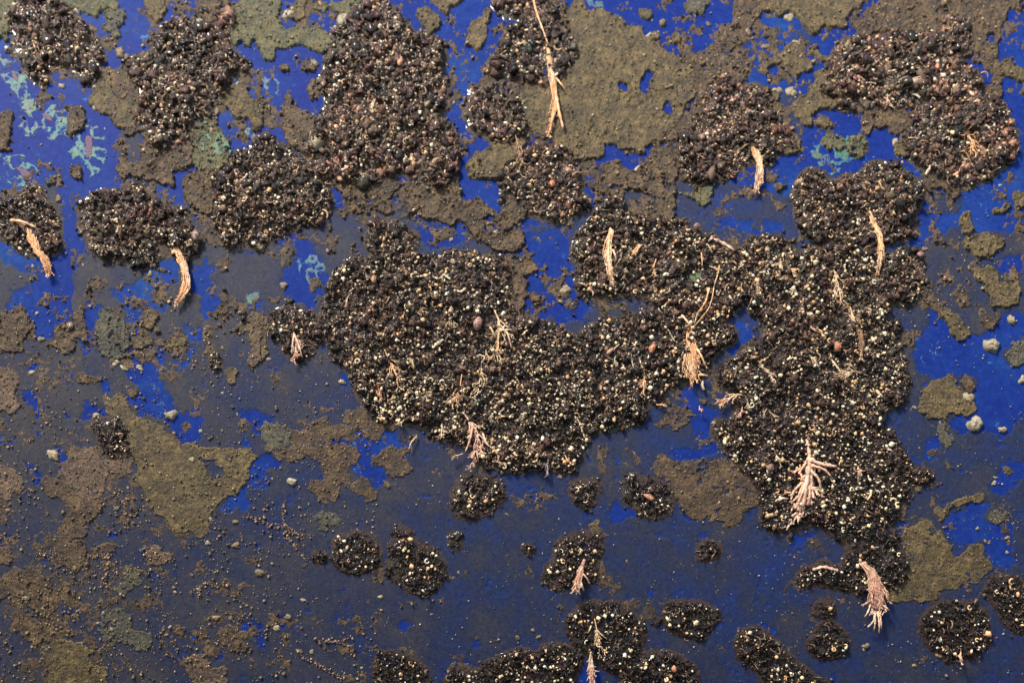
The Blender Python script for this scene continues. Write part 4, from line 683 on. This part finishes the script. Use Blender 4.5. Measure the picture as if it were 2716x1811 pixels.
# ------------------------------------------------------------------ dark clumps of lumps and worm tubes
def arc_template(a0, a1, r=1.0, tr=0.34, n=7, rise=0.3):
    a = np.linspace(a0, a1, n); pts = np.stack([np.cos(a)*r, np.sin(a)*r, np.linspace(0, rise, n)], -1)
    return tube_pts(pts, np.linspace(tr, tr*0.75, n), 1.0, 6)
TUBES = []
for i in range(12):
    if i < 3: v, f = arc_template(0, 3.4+i*0.7, 1.0, 0.42, 9, 0.5)
    elif i < 10: v, f = IV*np.array([1, 0.5+0.12*(i-3), 0.7])*(1+rng.uniform(-.32, .32, (42, 1))), IF
    else: v, f = arc_template(0, 2.4, 1.3, 0.30, 8, 0.2)
    for c, nm in (((0.84, 0.66, 0.38), 0), ((0.74, 0.43, 0.20), 1), ((0.88, 0.78, 0.56), 2)):
        me = raw_mesh('worm_tube', v*S, f, {'tint': np.tile(np.array(c), (len(v), 1))}); me.materials.append(M_TUBE); TUBES.append(me)
def surf_n(x, y):
    p = P(x, y, 0); k = SLB+2*SLC*p[2]; return p, Vector((0, -1, k)).normalized()
CL = {}
PAL = np.array([[0.020, 0.015, 0.012], [0.040, 0.028, 0.020], [0.075, 0.052, 0.034], [0.060, 0.034, 0.032], [0.11, 0.082, 0.055],
                [0.035, 0.036, 0.026], [0.16, 0.115, 0.08], [0.14, 0.07, 0.05], [0.24, 0.19, 0.12], [0.26, 0.12, 0.055]])
PW = np.array([18, 22, 17, 12, 13, 7, 8, 3.2, 6.0, 2.0]); PW = PW/PW.sum()
def build_clump(i, key, phrase, lab, dens, polys):
    ps = [T(*p) for p in polys]; c = pcent(ps); org = P(c[0], c[1], 0)
    X, Y, f = field(ps, [T(*p) for p in CLUMP_HOLES], 2.6, 15, 5+i*3, 8, 1.05)
    up = np.clip(1.15-c[1]/H*1.3, 0.0, 1)           # lumps are coarser higher up; tints brighten too, standing in for more light
    edge = np.clip((f-0.5)*3.0, 0, 1)
    big = fbm(X, Y, 55, i, 3, 0.6)
    base = np.clip((f-0.42)*30, -1.5, 4+5*up)
    size = max(np.ptp(np.concatenate(ps)[:, 0]), np.ptp(np.concatenate(ps)[:, 1]))
    amp = min(1.0, 0.25+size/600)*(0.6+0.5*up)
    hgt = np.where(base > 0, base*(0.6+0.4*amp)+edge*((big-0.4)*46*amp+(fbm(X, Y, 18, i+1, 3, 0.8)-0.5)*38*(0.35+0.65*up)), base)
    halo = blur(f, 6, 2); thin = np.clip((halo-(0.20 if c[1] > 900 else 0.25)+(fbm(X, Y, 12, i+2, 3, 0.8)-0.5)*0.35)*14, -1.5, 1.8+1.2*fbm(X, Y, 8, i, 2)); hgt = np.maximum(hgt, thin)
    root = empty('worm_clump', org); tag(root, lab, 'worm clump', 'dark clumps of tube worms'); CL[key] = root
    hgt = hgt+edge*(np.abs(fbm(X, Y, 7.5, i+5, 2, 0.8)-0.5)*-1+0.12)*24*(0.6+0.4*up)+edge*rng.uniform(-1.2, 1.2, X.shape)
    n1 = fbm(X, Y, 9, i+6, 3, 0.8)[..., None]; n2 = fbm(X, Y, 45, i+7, 2)[..., None]; n3 = fbm(X, Y, 6, i+8, 2, 0.8)[..., None]
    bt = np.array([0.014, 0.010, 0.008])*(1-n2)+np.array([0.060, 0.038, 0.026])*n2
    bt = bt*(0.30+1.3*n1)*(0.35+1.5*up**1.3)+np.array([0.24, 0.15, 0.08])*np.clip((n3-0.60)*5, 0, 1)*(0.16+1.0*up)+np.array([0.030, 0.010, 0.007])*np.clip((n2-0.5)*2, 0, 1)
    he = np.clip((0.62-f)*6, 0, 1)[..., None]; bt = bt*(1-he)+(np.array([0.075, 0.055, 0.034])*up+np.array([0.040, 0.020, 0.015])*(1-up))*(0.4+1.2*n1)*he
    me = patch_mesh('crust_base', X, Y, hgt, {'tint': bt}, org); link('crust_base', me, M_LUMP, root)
    ny, nx = np.nonzero(f+(fbm(X, Y, 14, i+9, 3, 0.8)-0.5)*0.5*(size < 330) > (0.55 if size < 330 and c[1] > 900 else 0.49)); area = len(ny)*2.6*2.6
    def pick(k): 
        s_ = rng.integers(0, len(ny), k); return X[ny[s_], nx[s_]]+rng.uniform(-1.3, 1.3, k), Y[ny[s_], nx[s_]]+rng.uniform(-1.3, 1.3, k), hgt[ny[s_], nx[s_]], f[ny[s_], nx[s_]]
    k = int(area/(50+22*up))
    x, y, h, ff = pick(k)
    keep = vn(x/30, y/30, i+4) > 0.14; x, y, h, ff = x[keep], y[keep], h[keep], ff[keep]; k = len(x)
    r = rng.gamma(2.2, 1.0+0.30*up, k)*(0.8+0.4*up)+0.7; r = np.clip(r, 1.0, 4.5+4.5*up)
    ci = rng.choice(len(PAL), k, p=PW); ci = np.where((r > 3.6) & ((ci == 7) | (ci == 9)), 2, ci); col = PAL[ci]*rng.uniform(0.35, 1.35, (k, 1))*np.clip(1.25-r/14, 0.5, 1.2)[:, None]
    col = col*(0.26+1.95*up**1.4)*np.array([1.14, 0.93, 0.88]); small = float(np.clip(1.3-size/230, 0, 1))*(c[1] > 900)  # light put into the lump tint: upper clumps brightened, lower ones darkened
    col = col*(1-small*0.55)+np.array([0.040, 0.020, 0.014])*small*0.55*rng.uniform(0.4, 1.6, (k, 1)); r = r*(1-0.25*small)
    zone = vn(x/42, y/42, i+9)[:, None]; col = col*(0.35+1.4*zone)*(1+np.array([0.25, -0.05, -0.1])*(vn(x/60, y/60, i+2)[:, None]-0.5)*2)
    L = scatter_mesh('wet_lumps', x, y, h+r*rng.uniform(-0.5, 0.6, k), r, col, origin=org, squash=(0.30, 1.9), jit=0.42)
    o = link('wet_lumps', L, M_LUMP, root); o['kind'] = 'stuff'
    k = int(area/70); ey, ex = np.nonzero((f > 0.10) & (f < 0.52)); s_ = rng.integers(0, len(ey), k)
    x = X[ey[s_], ex[s_]]+rng.uniform(-2, 2, k); y = Y[ey[s_], ex[s_]]+rng.uniform(-2, 2, k); kp = rng.random(k) < f[ey[s_], ex[s_]]*1.6*vn(x/18, y/18, i); x, y = x[kp], y[kp]
    r = rng.gamma(2, 0.8, len(x))+0.6; col = PAL[rng.choice(len(PAL), len(x), p=PW)]*rng.uniform(0.6, 1.6, (len(x), 1))
    if len(x): o = link('edge_crumbs', scatter_mesh('edge_crumbs', x, y, np.maximum(hgt[ey[s_], ex[s_]][kp], 0.5)+r*0.3, r, col, origin=org, squash=(0.4, 1.5), jit=0.3), M_LUMP, root); o['kind'] = 'stuff'
    # spindly strands and fine tubes
    k = int(area/210); x, y, h, ff = pick(k)
    tp = arc_template(0, 2.6, 1.4, 0.26, 7, 0.8)
    col = np.array([[0.34, 0.21, 0.11]])*rng.uniform(0.02, 1.25, (k, 1))**1.6*(0.55+0.7*up)
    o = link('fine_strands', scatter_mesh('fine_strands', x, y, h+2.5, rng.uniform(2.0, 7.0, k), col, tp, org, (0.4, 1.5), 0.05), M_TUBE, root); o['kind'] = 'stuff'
    # pale worm tubes
    k = int(area/(150-20*up)*dens*(0.55+0.45*min(1, size/420))); x, y, h, ff = pick(k)
    pm = 0.65*vn(x/60, y/60, i+6)+0.35*vn(x/20, y/20, i+7); keep = pm+rng.uniform(-0.16, 0.16, k)+0.35*np.clip(ff-0.75, -0.3, 0.3) > 0.44; x, y, h = x[keep], y[keep], h[keep]; k = len(x)
    r = np.clip(rng.gamma(3.6, 0.66, k), 1.0, 6.0); od = np.argsort(-r); x, y, h, r = x[od], y[od], h[od], r[od]
    nb = min(100, int(k*0.6)+1)
    for q in range(min(nb, k)):
        o = bpy.data.objects.new('worm_tube', TUBES[int(rng.integers(0, len(TUBES)) if rng.random() < 0.4 else rng.integers(9, 30))]); COL.objects.link(o); o.parent = root
        p = P(x[q], y[q], h[q]+r[q]*0.8+2.5)-org; o.location = p
        o.rotation_euler = (rng.uniform(-0.5, 0.5)+math.pi/2, rng.uniform(0, 6.28), rng.uniform(-0.5, 0.5)); o.scale = [float(r[q])*rng.uniform(0.85, 1.15)]*3
    if k > nb:
        col = np.array([[0.86, 0.68, 0.42]])*rng.uniform(0.4, 1.1, (k-nb, 1))
        o = link('small_worm_tubes', scatter_mesh('small_worm_tubes', x[nb:], y[nb:], h[nb:]+r[nb:]*0.6+2.5, r[nb:], col, origin=org), M_TUBE, root); o['kind'] = 'stuff'
for i, c in enumerate(CLUMPS): build_clump(i, *c)

# ------------------------------------------------------------------ seaweed tufts
TCOL = {'orange': (0.88, 0.47, 0.21), 'tan': (0.70, 0.48, 0.25), 'pink': (0.74, 0.42, 0.29), 'brown': (0.33, 0.19, 0.09), 'red': (0.60, 0.16, 0.06), 'pale': (0.62, 0.50, 0.34), 'lilac': (0.42, 0.34, 0.36)}
def resample(p, n):
    p = np.asarray(p, float); d = np.r_[0, np.cumsum(np.linalg.norm(np.diff(p, axis=0), axis=1))]; t = np.linspace(0, d[-1], n)
    q = np.stack([np.interp(t, d, p[:, i]) for i in range(2)], -1)
    for _ in range(2): q[1:-1] = (q[:-2]+2*q[1:-1]+q[2:])/4
    return q, d[-1]
def build_tuft(col, style, w, spine, desc, extra=()):
    tile = spine[0]; sp = T(*spine); w = w*TS/2; q, L = resample(sp, max(8, int(len(sp)*5)))
    n = len(q); org = P(q[0][0], q[0][1], 0); s = np.linspace(0, 1, n)
    hh = 10+7*np.sin(s*math.pi*0.75)+4*(style == 'skirt')
    global LASTROOT
    root = LASTROOT = empty('seaweed_tuft', org)
    c0 = np.array(TCOL[col])
    def add(name, parts):
        V, F = join(parts); pm_ = np.clip(fbm(V[:, 0], V[:, 1], 26, 5, 2)*2.6-0.9, 0, 1)[:, None]; tv = (c0*(1-pm_*0.6)+np.array([0.90, 0.68, 0.46])*pm_*0.6)*(1+np.array([0.0, 0.14, 0.22])*rng.uniform(-0.9, 0.6))*(0.35+1.2*fbm(V[:, 0], V[:, 1], 7, 3, 3, 0.8))[:, None]*rng.uniform(0.9, 1.1)
        link(name, raw_mesh(name, P(V[:, 0], V[:, 1], V[:, 2])-org, F, {'tint': tv}), M_TUFT, root)
    def twig(p0, ang, ln, r, h, fork=1, curve=0.0):
        m = max(5, int(ln/4)); a = ang+np.linspace(0, curve, m)+rng.normal(0, 0.10, m).cumsum()*0.5
        st = ln/m; pts = np.c_[p0[0]+np.cumsum(np.cos(a)*st), p0[1]+np.cumsum(np.sin(a)*st), h+np.linspace(0, rng.uniform(-4, 6), m)]
        rr = r*(1-0.35*np.linspace(0, 1, m))*(1+0.28*np.sin(np.arange(m)*2.3)); rr[-1] *= 0.8
        out = [tube_pts(pts, rr, 0.8, 6)]
        if fork > 0:
            for sg in (-1, 1):
                if rng.random() < 0.85:
                    j = int(m*rng.uniform(0.45, 0.9)); out += twig(pts[j, :2], a[j]+sg*rng.uniform(0.35, 0.8), ln*rng.uniform(0.3, 0.55), r*0.75, pts[j, 2], fork-1)
        return out
    def ang_at(i): j = min(i, n-2); d = q[j+1]-q[j]; return math.atan2(d[1], d[0])
    if style == 'fan':
        i0 = int(n*0.55); rr = np.interp(s, [0, 0.5, 1], [w*0.20, w*0.28, w*0.20])*(1+0.15*rng.normal(size=n).clip(-1, 1))
        add('stem', [tube_pts(np.c_[q, hh], np.maximum(rr, 1.2), 0.7, 7)])
        nb = max(4, int(4+L/14))
        for b in range(nb):
            i = int(n*rng.uniform(0.25, 0.95)); sg = -1 if b % 2 else 1
            ln = L*rng.uniform(0.22, 0.42)*(1.1-0.35*s[i]); a = ang_at(i)+sg*rng.uniform(0.25, 0.75)
            add('branch', twig(q[i], a, ln, max(1.15, w*0.19), hh[i], 2, -sg*0.3))
    elif style in ('blade', 'skirt'):
        prof = np.interp(s, [0, 0.15, 0.4, 0.8, 1], [0.35, 0.55, 0.9, 1.0, 0.55]) if style == 'blade' else np.interp(s, [0, 0.25, 0.6, 0.9, 1], [0.14, 0.38, 0.70, 1.0, 0.75])
        w = w*1.05; rr = w*prof*(1+0.22*(fbm(s*60, s*0+5, 3, int(L) % 9, 2)-0.5)*2)
        tn = np.array([ang_at(i) for i in range(n)]); nr = np.stack([-np.sin(tn), np.cos(tn)], -1)
        add('blade', [tube_pts(np.c_[q[:-1], hh[:-1]-1.5], rr[:-1]*0.46, 0.30, 8)])
        ns = int(12+w*1.4)
        for grp in range(3):          # matted strands running down the blade
            fr = []
            for b in range(ns//3+1):
                i0 = int(n*max(0, rng.uniform(-0.4, 0.55))); i1 = int(min(n, max(i0+6, n*rng.uniform(0.6, 1.15)))); i1 = min(i1, n)
                if i1-i0 < 4: continue
                o0, o1 = rng.uniform(-1, 1, 2); sl_ = np.linspace(o0, o0*0.5+o1*0.6, i1-i0)+0.22*np.sin(np.linspace(0, rng.uniform(4, 11), i1-i0)+rng.uniform(0, 6))
                m_ = i1-i0; pts = np.c_[q[i0:i1]+nr[i0:i1]*(rr[i0:i1]*sl_)[:, None], hh[i0:i1]+rng.uniform(-1, 3.5)+0.6*rng.normal(size=m_).cumsum()*0.5]
                fr.append(tube_pts(pts, rng.uniform(0.7, 1.7)*(1+0.3*rng.normal(size=m_).clip(-1, 1))*np.linspace(1.1, 0.7, m_), 0.8, 5))
                if rng.random() < 0.6: fr += twig(pts[-1, :2], tn[i1-1]+rng.uniform(-0.6, 0.6), rng.uniform(4, 9+w*0.35), rng.uniform(0.9, 1.5), pts[-1, 2], 1)
            if fr: add('strand', fr)
        fr = []
        for b in range(int(L/(9 if style == 'blade' else 5))+2):
            i = min(int(n*rng.uniform(0.2, 1.0)), n-1); sg = rng.choice([-1, 1])
            fr += twig(q[i]+nr[i]*sg*rr[i]*0.6, tn[i]+sg*rng.uniform(0.15, 0.75), rng.uniform(5, 7+w*0.55), rng.uniform(0.9, 1.6), hh[i], 1, -sg*0.4)
        add('fringe', fr)
    else:
        rr = np.maximum(w, 1.2)*(1+0.3*np.sin(s*n*1.9)); rr[-1] *= 0.6
        add('strand', [tube_pts(np.c_[q, hh*0.8], rr*0.9, 0.9, 6)])
    for st, pts in extra:
        e = T(tile, pts); qq, LL = resample(e, max(6, len(e)*4)); h2 = 17+8*np.sin(np.linspace(0, 3, len(qq)))
        add('branch', [tube_pts(np.c_[qq, h2], np.linspace(st, st*0.6, len(qq))*TS/2*(1+0.25*np.sin(np.arange(len(qq))*2.1)), 0.8, 6)])
    USED.add(desc); tag(root, desc, 'seaweed', 'seaweed tufts hanging from the clumps')
for t in TUFTS: build_tuft(*t)
for key, cnt, xr, yr in TWIGS:
    ph = [c[1] for c in CLUMPS if c[0] == key][0]
    for b in range(cnt):
        x, y = rng.uniform(*xr), rng.uniform(*yr); a = rng.normal(1.6, 0.8); L = rng.uniform(16, 44); cn = ['tan', 'orange', 'tan', 'brown', 'pale', 'pink'][int(rng.integers(0, 6))]
        x1, y1 = x+math.cos(a)*L, y+math.sin(a)*L; z = lambda p, q: (p/1.15476, q/1.15476)
        n0 = len(COL.objects); build_tuft(cn, 'fan' if rng.random() < 0.7 else 'string', rng.uniform(14, 26) if rng.random() < 0.7 else 10, ('F', [z(x, y), z((x+x1)/2+rng.normal(0, L*0.12), (y+y1)/2), z(x1, y1)]), f'tiny weed twig, one of many matted into {ph}', [])
        LASTROOT['group'] = f'tiny weed twigs on {ph}'

# ------------------------------------------------------------------ branching bryozoan lines on the film
for desc, tile, lines in STARS:
    a = T(tile, lines[0]); org = P(a[0][0], a[0][1], 0); root = empty('branching_bryozoan', org)
    for ln in lines:
        q, L = resample(T(tile, ln), max(6, int(np.linalg.norm(np.diff(T(tile, ln), axis=0), axis=1).sum()/4)))
        k = len(q); x = np.repeat(q[:, 0], 3)+rng.normal(0, 3.2, k*3); y = np.repeat(q[:, 1], 3)+rng.normal(0, 3.2, k*3)
        col = np.array([[0.30, 0.19, 0.12]])*rng.uniform(0.5, 1.7, (k*3, 1)); r = rng.gamma(2, 0.55, k*3)+0.5
        link('branch', scatter_mesh('branch', x, y, 1.5+r*0.5, r, col, origin=org), M_LUMP, root)
    USED.add(desc); tag(root, desc, 'bryozoan', 'branching bryozoan lines on the film')

# ------------------------------------------------------------------ sea squirts
for desc, tile, x, y, rx, ry, rot, c in SQUIRTS:
    X0, Y0 = T(tile, [(x, y)])[0]; org = P(X0, Y0, 0); a = math.radians(rot); v = IV.copy()
    # refine once for roundness
    v2 = v*np.array([rx*TS, ry*TS, min(rx, ry)*TS*0.7])*0.85*(1+rng.uniform(-0.2, 0.2, (42, 1)))*(1+0.10*np.sin(v[:, :1]*5+v[:, 1:2]*4)); v2[:, 0] += v[:, 1]**2*rx*TS*0.2
    vx = v2[:, 0]*math.cos(a)-v2[:, 1]*math.sin(a); vy = v2[:, 0]*math.sin(a)+v2[:, 1]*math.cos(a)
    me = raw_mesh('body', P(X0+vx, Y0+vy, 21+v2[:, 2])-org, IF, {'tint': (np.array(c)*0.75+np.array([0.10, 0.08, 0.06]))*rng.uniform(0.35, 1.35, (42, 1))})
    root = empty('sea_squirt', org); link('body', me, M_TUFT, root)
    r = max(1.5, min(rx, ry)*TS*0.28); v3, f3 = arc_template(0, 6.1, r, r*0.4, 10, 0.0)
    v3 = v3+np.array([X0+rx*TS*0.3*math.cos(a), Y0+rx*TS*0.3*math.sin(a), 21+min(rx, ry)*TS*0.75])
    link('siphon', raw_mesh('siphon', P(v3[:, 0], v3[:, 1], v3[:, 2])-org, f3, {'tint': np.tile(np.array(c)*1.3, (len(v3), 1))}), M_TUFT, root)
    tag(root, desc, 'sea squirt')

# ------------------------------------------------------------------ barnacle-like nodules; a few long white ones stand in for sunlit crust rims
def nodule(x, y, r, col, kind=0, elong=1.0, rot=0.0):
    org = P(x, y, 0); n = 14; m = 5; V = []; a = np.arange(n)*2*math.pi/n
    wob = 1+0.16*np.sin(a*2+x)+0.12*np.sin(a*3+y)+rng.uniform(-0.22, 0.22, n)
    prof = [(1.08, -1.0/r), (1.0, 0.22), (0.78, 0.5), (0.45, 0.68), (0.18, 0.66 if kind else 0.45)]
    for pr, ph in prof:
        j = 1+rng.uniform(-0.08, 0.08, n)
        px = np.cos(a)*pr*r*wob*j*elong; py = np.sin(a)*pr*r*wob*j
        V.append(np.c_[x+px*math.cos(rot)-py*math.sin(rot)-pr*0, y+px*math.sin(rot)+py*math.cos(rot), np.full(n, ph*r)+rng.uniform(-.13, .13, n)*r*(ph > 0)])
    V = np.vstack(V+[np.array([[x, y, prof[-1][1]*r*0.9]])])
    F = [(i*n+k, i*n+(k+1) % n, (i+1)*n+(k+1) % n) for i in range(m-1) for k in range(n)]+[(i*n+k, (i+1)*n+(k+1) % n, (i+1)*n+k) for i in range(m-1) for k in range(n)]
    F += [((m-1)*n+k, (m-1)*n+(k+1) % n, m*n) for k in range(n)]
    st_ = vn(V[:, 0]/6, V[:, 1]/6, 7)[:, None]; tint = np.array(col)*(1-st_*0.6)+np.array([0.10, 0.07, 0.035])*st_*0.6; tint = tint*(0.7+0.5*rng.random((len(V), 1)))
    return link('barnacle', raw_mesh('barnacle', P(V[:, 0], V[:, 1], V[:, 2])-org, F, {'tint': tint}), M_NOD, None, org)
cols = {'white': ((0.44, 0.38, 0.25), 'chalky white'), 'tan': ((0.24, 0.17, 0.09), 'tan'), 'brown': ((0.13, 0.10, 0.06), 'brown'), 'pale': ((0.40, 0.33, 0.19), 'pale')}
for tile, x, y, r, cn, el, rot in NODS:
    X0, Y0 = T(tile, [(x, y)])[0]; o = nodule(X0, Y0, r*TS*(0.9 if r < 40 else 0.82), cols[cn][0], 1, el, math.radians(rot))
    sz = 'big' if r > 40 else 'mid sized' if r > 24 else 'small'; shp = 'long' if el > 1.4 else 'round'
    tag(o, place_label(f'{sz} {shp} {cols[cn][1]} barnacle', X0, Y0), 'barnacle', 'single barnacles on the hull')
k = 0
RB = [('lower left part of the film', -20, 900, 650, 1811, 75), ('the bare blue strips at upper left', 0, 0, 700, 560, 26), ('the dark film along the bottom centre', 700, 1200, 1500, 1811, 40),
      ('the blue upper right area', 1850, 0, 2716, 500, 22), ('the blue film at right edge', 2380, 600, 2716, 1500, 20), ('dark blue film at lower right', 1500, 1250, 2350, 1811, 30), ('blue hull at left middle', 0, 560, 760, 1000, 34), ('the blue top centre', 1000, 0, 1900, 600, 22)]
for where, x0, y0, x1, y1, cnt in RB:
    for _ in range(int(cnt*0.42)):
        x = rng.uniform(x0, x1); y = rng.uniform(y0, y1); cn = ['tan', 'tan', 'pale', 'brown', 'white'][int(rng.integers(0, 5))]
        o = nodule(x, y, float(np.clip(rng.gamma(4, 0.85), 1.8, 7.0)), cols[cn][0], 0, rng.uniform(1, 1.7), rng.uniform(0, 3))
        tag(o, f'tiny barnacle speck, one of many dotted over {where}', 'barnacle', f'tiny barnacle specks on {where}')

# ------------------------------------------------------------------ grit
def grit(n, x0, y0, x1, y1, rmin, rmax, base, clus=0.5):
    x = rng.uniform(x0, x1, n); y = rng.uniform(y0, y1, n); keep = (vn(x/70, y/70, 3)+0.5*vn(x/20, y/20, 5)+rng.uniform(-0.4, 0.4, n)) > clus+0.2
    x, y = x[keep], y[keep]; r = rmin+(rmax-rmin)*rng.random(len(x))**3
    return x, y, r, np.array([base])*rng.uniform(0.4, 1.8, (len(x), 1))
G = [grit(5200, -60, 820, 1000, 1870, 0.9, 3.4, (0.22, 0.165, 0.10), 0.5), grit(2600, 900, 1150, 2780, 1870, 0.8, 2.3, (0.26, 0.23, 0.17), 0.6),
     grit(1500, -60, -60, 2780, 900, 0.9, 2.8, (0.16, 0.16, 0.13), 0.55), grit(900, 2100, 600, 2780, 1500, 0.9, 2.6, (0.26, 0.22, 0.14), 0.55)]
x, y, r, c = [np.concatenate([g[i] for g in G]) for i in range(4)]
o = link('grit', scatter_mesh('grit', x, y, 0.9+r*0.35, r, c, squash=(0.5, 1.4)), M_GRIT)
tag(o, 'fine pale sand grains and silt specks sprinkled over the hull', 'grit', kind='stuff')
# brown lumpy scatter hugging crusts (lower left)
x, y, r, c = grit(3600, -60, 1050, 760, 1870, 1.2, 4.2, (0.15, 0.105, 0.06), 0.75)
o = link('silt', scatter_mesh('silt', x, y, 1.2+r*0.3, r, c, squash=(0.5, 1.5)), M_GRIT)
tag(o, 'brown silt crumbs caught on the grey film at lower left', 'silt', kind='stuff')

# ------------------------------------------------------------------ turquoise scars
for i, (desc, tile, poly, cores, c, lift, wd) in enumerate(SCARS):
    ps = [T(tile, poly)]; c0 = pcent(ps); org = P(c0[0], c0[1], 0)
    X, Y, f = field(ps, [], 1.8, 8, 3+i*2, 6, 0.3)
    n1 = fbm(X, Y, 26, i+2, 3, 0.5); rid = np.abs(n1-0.5); e = np.abs(f-0.55)
    wob = fbm(X, Y, 11, i+7, 4, 0.85)
    m = np.clip((wd*1.5+0.02-rid)*13, -1, 1)*0.8+(wob-0.5)*3.2-0.42+0.35*np.clip(0.25-e, 0, 1)
    m = np.minimum(m, (f-0.30)*3+(wob-0.5)*2)
    ok = m > -0.35; hgt2 = np.where(ok, lift+0.25, -1.0); g_ = np.clip((m+0.35)*0.9, 0, 1)[..., None]
    mixv = np.clip(fbm(X, Y, 30, i+4, 3)*2.2-0.6, 0, 1)[..., None]
    tint = np.array(c)*(1-mixv)+np.array([0.20, 0.30, 0.12])*mixv
    tint = (tint*g_+np.array([0.011, 0.038, 0.20] if lift < 5 else [0.08, 0.08, 0.045])*(1-g_))*(1-g_+g_*(0.20+0.72*fbm(X, Y, 6, i, 3, 0.8))[..., None])
    me = patch_mesh('stain', X, Y, hgt2, {'tint': tint}, org)
    root = empty('turquoise_stain', org); USED.add(desc); tag(root, desc, 'stain')
    if me: link('crust_line', me, M_SCAR, root)
    for cp in cores:
        Xc, Yc, fc = field([T(tile, cp)], [], 1.8, 4, i, 2.5, 0.3)
        me = patch_mesh('red_core', Xc, Yc, np.clip((fc-0.5)*12, -1, 1.2+lift*0.3), {'tint': np.array([0.075, 0.02, 0.07])*(0.5+1.0*fbm(Xc, Yc, 8, i, 3, 0.8))[..., None]}, org)
        if me: link('red_core', me, M_SCAR, root)
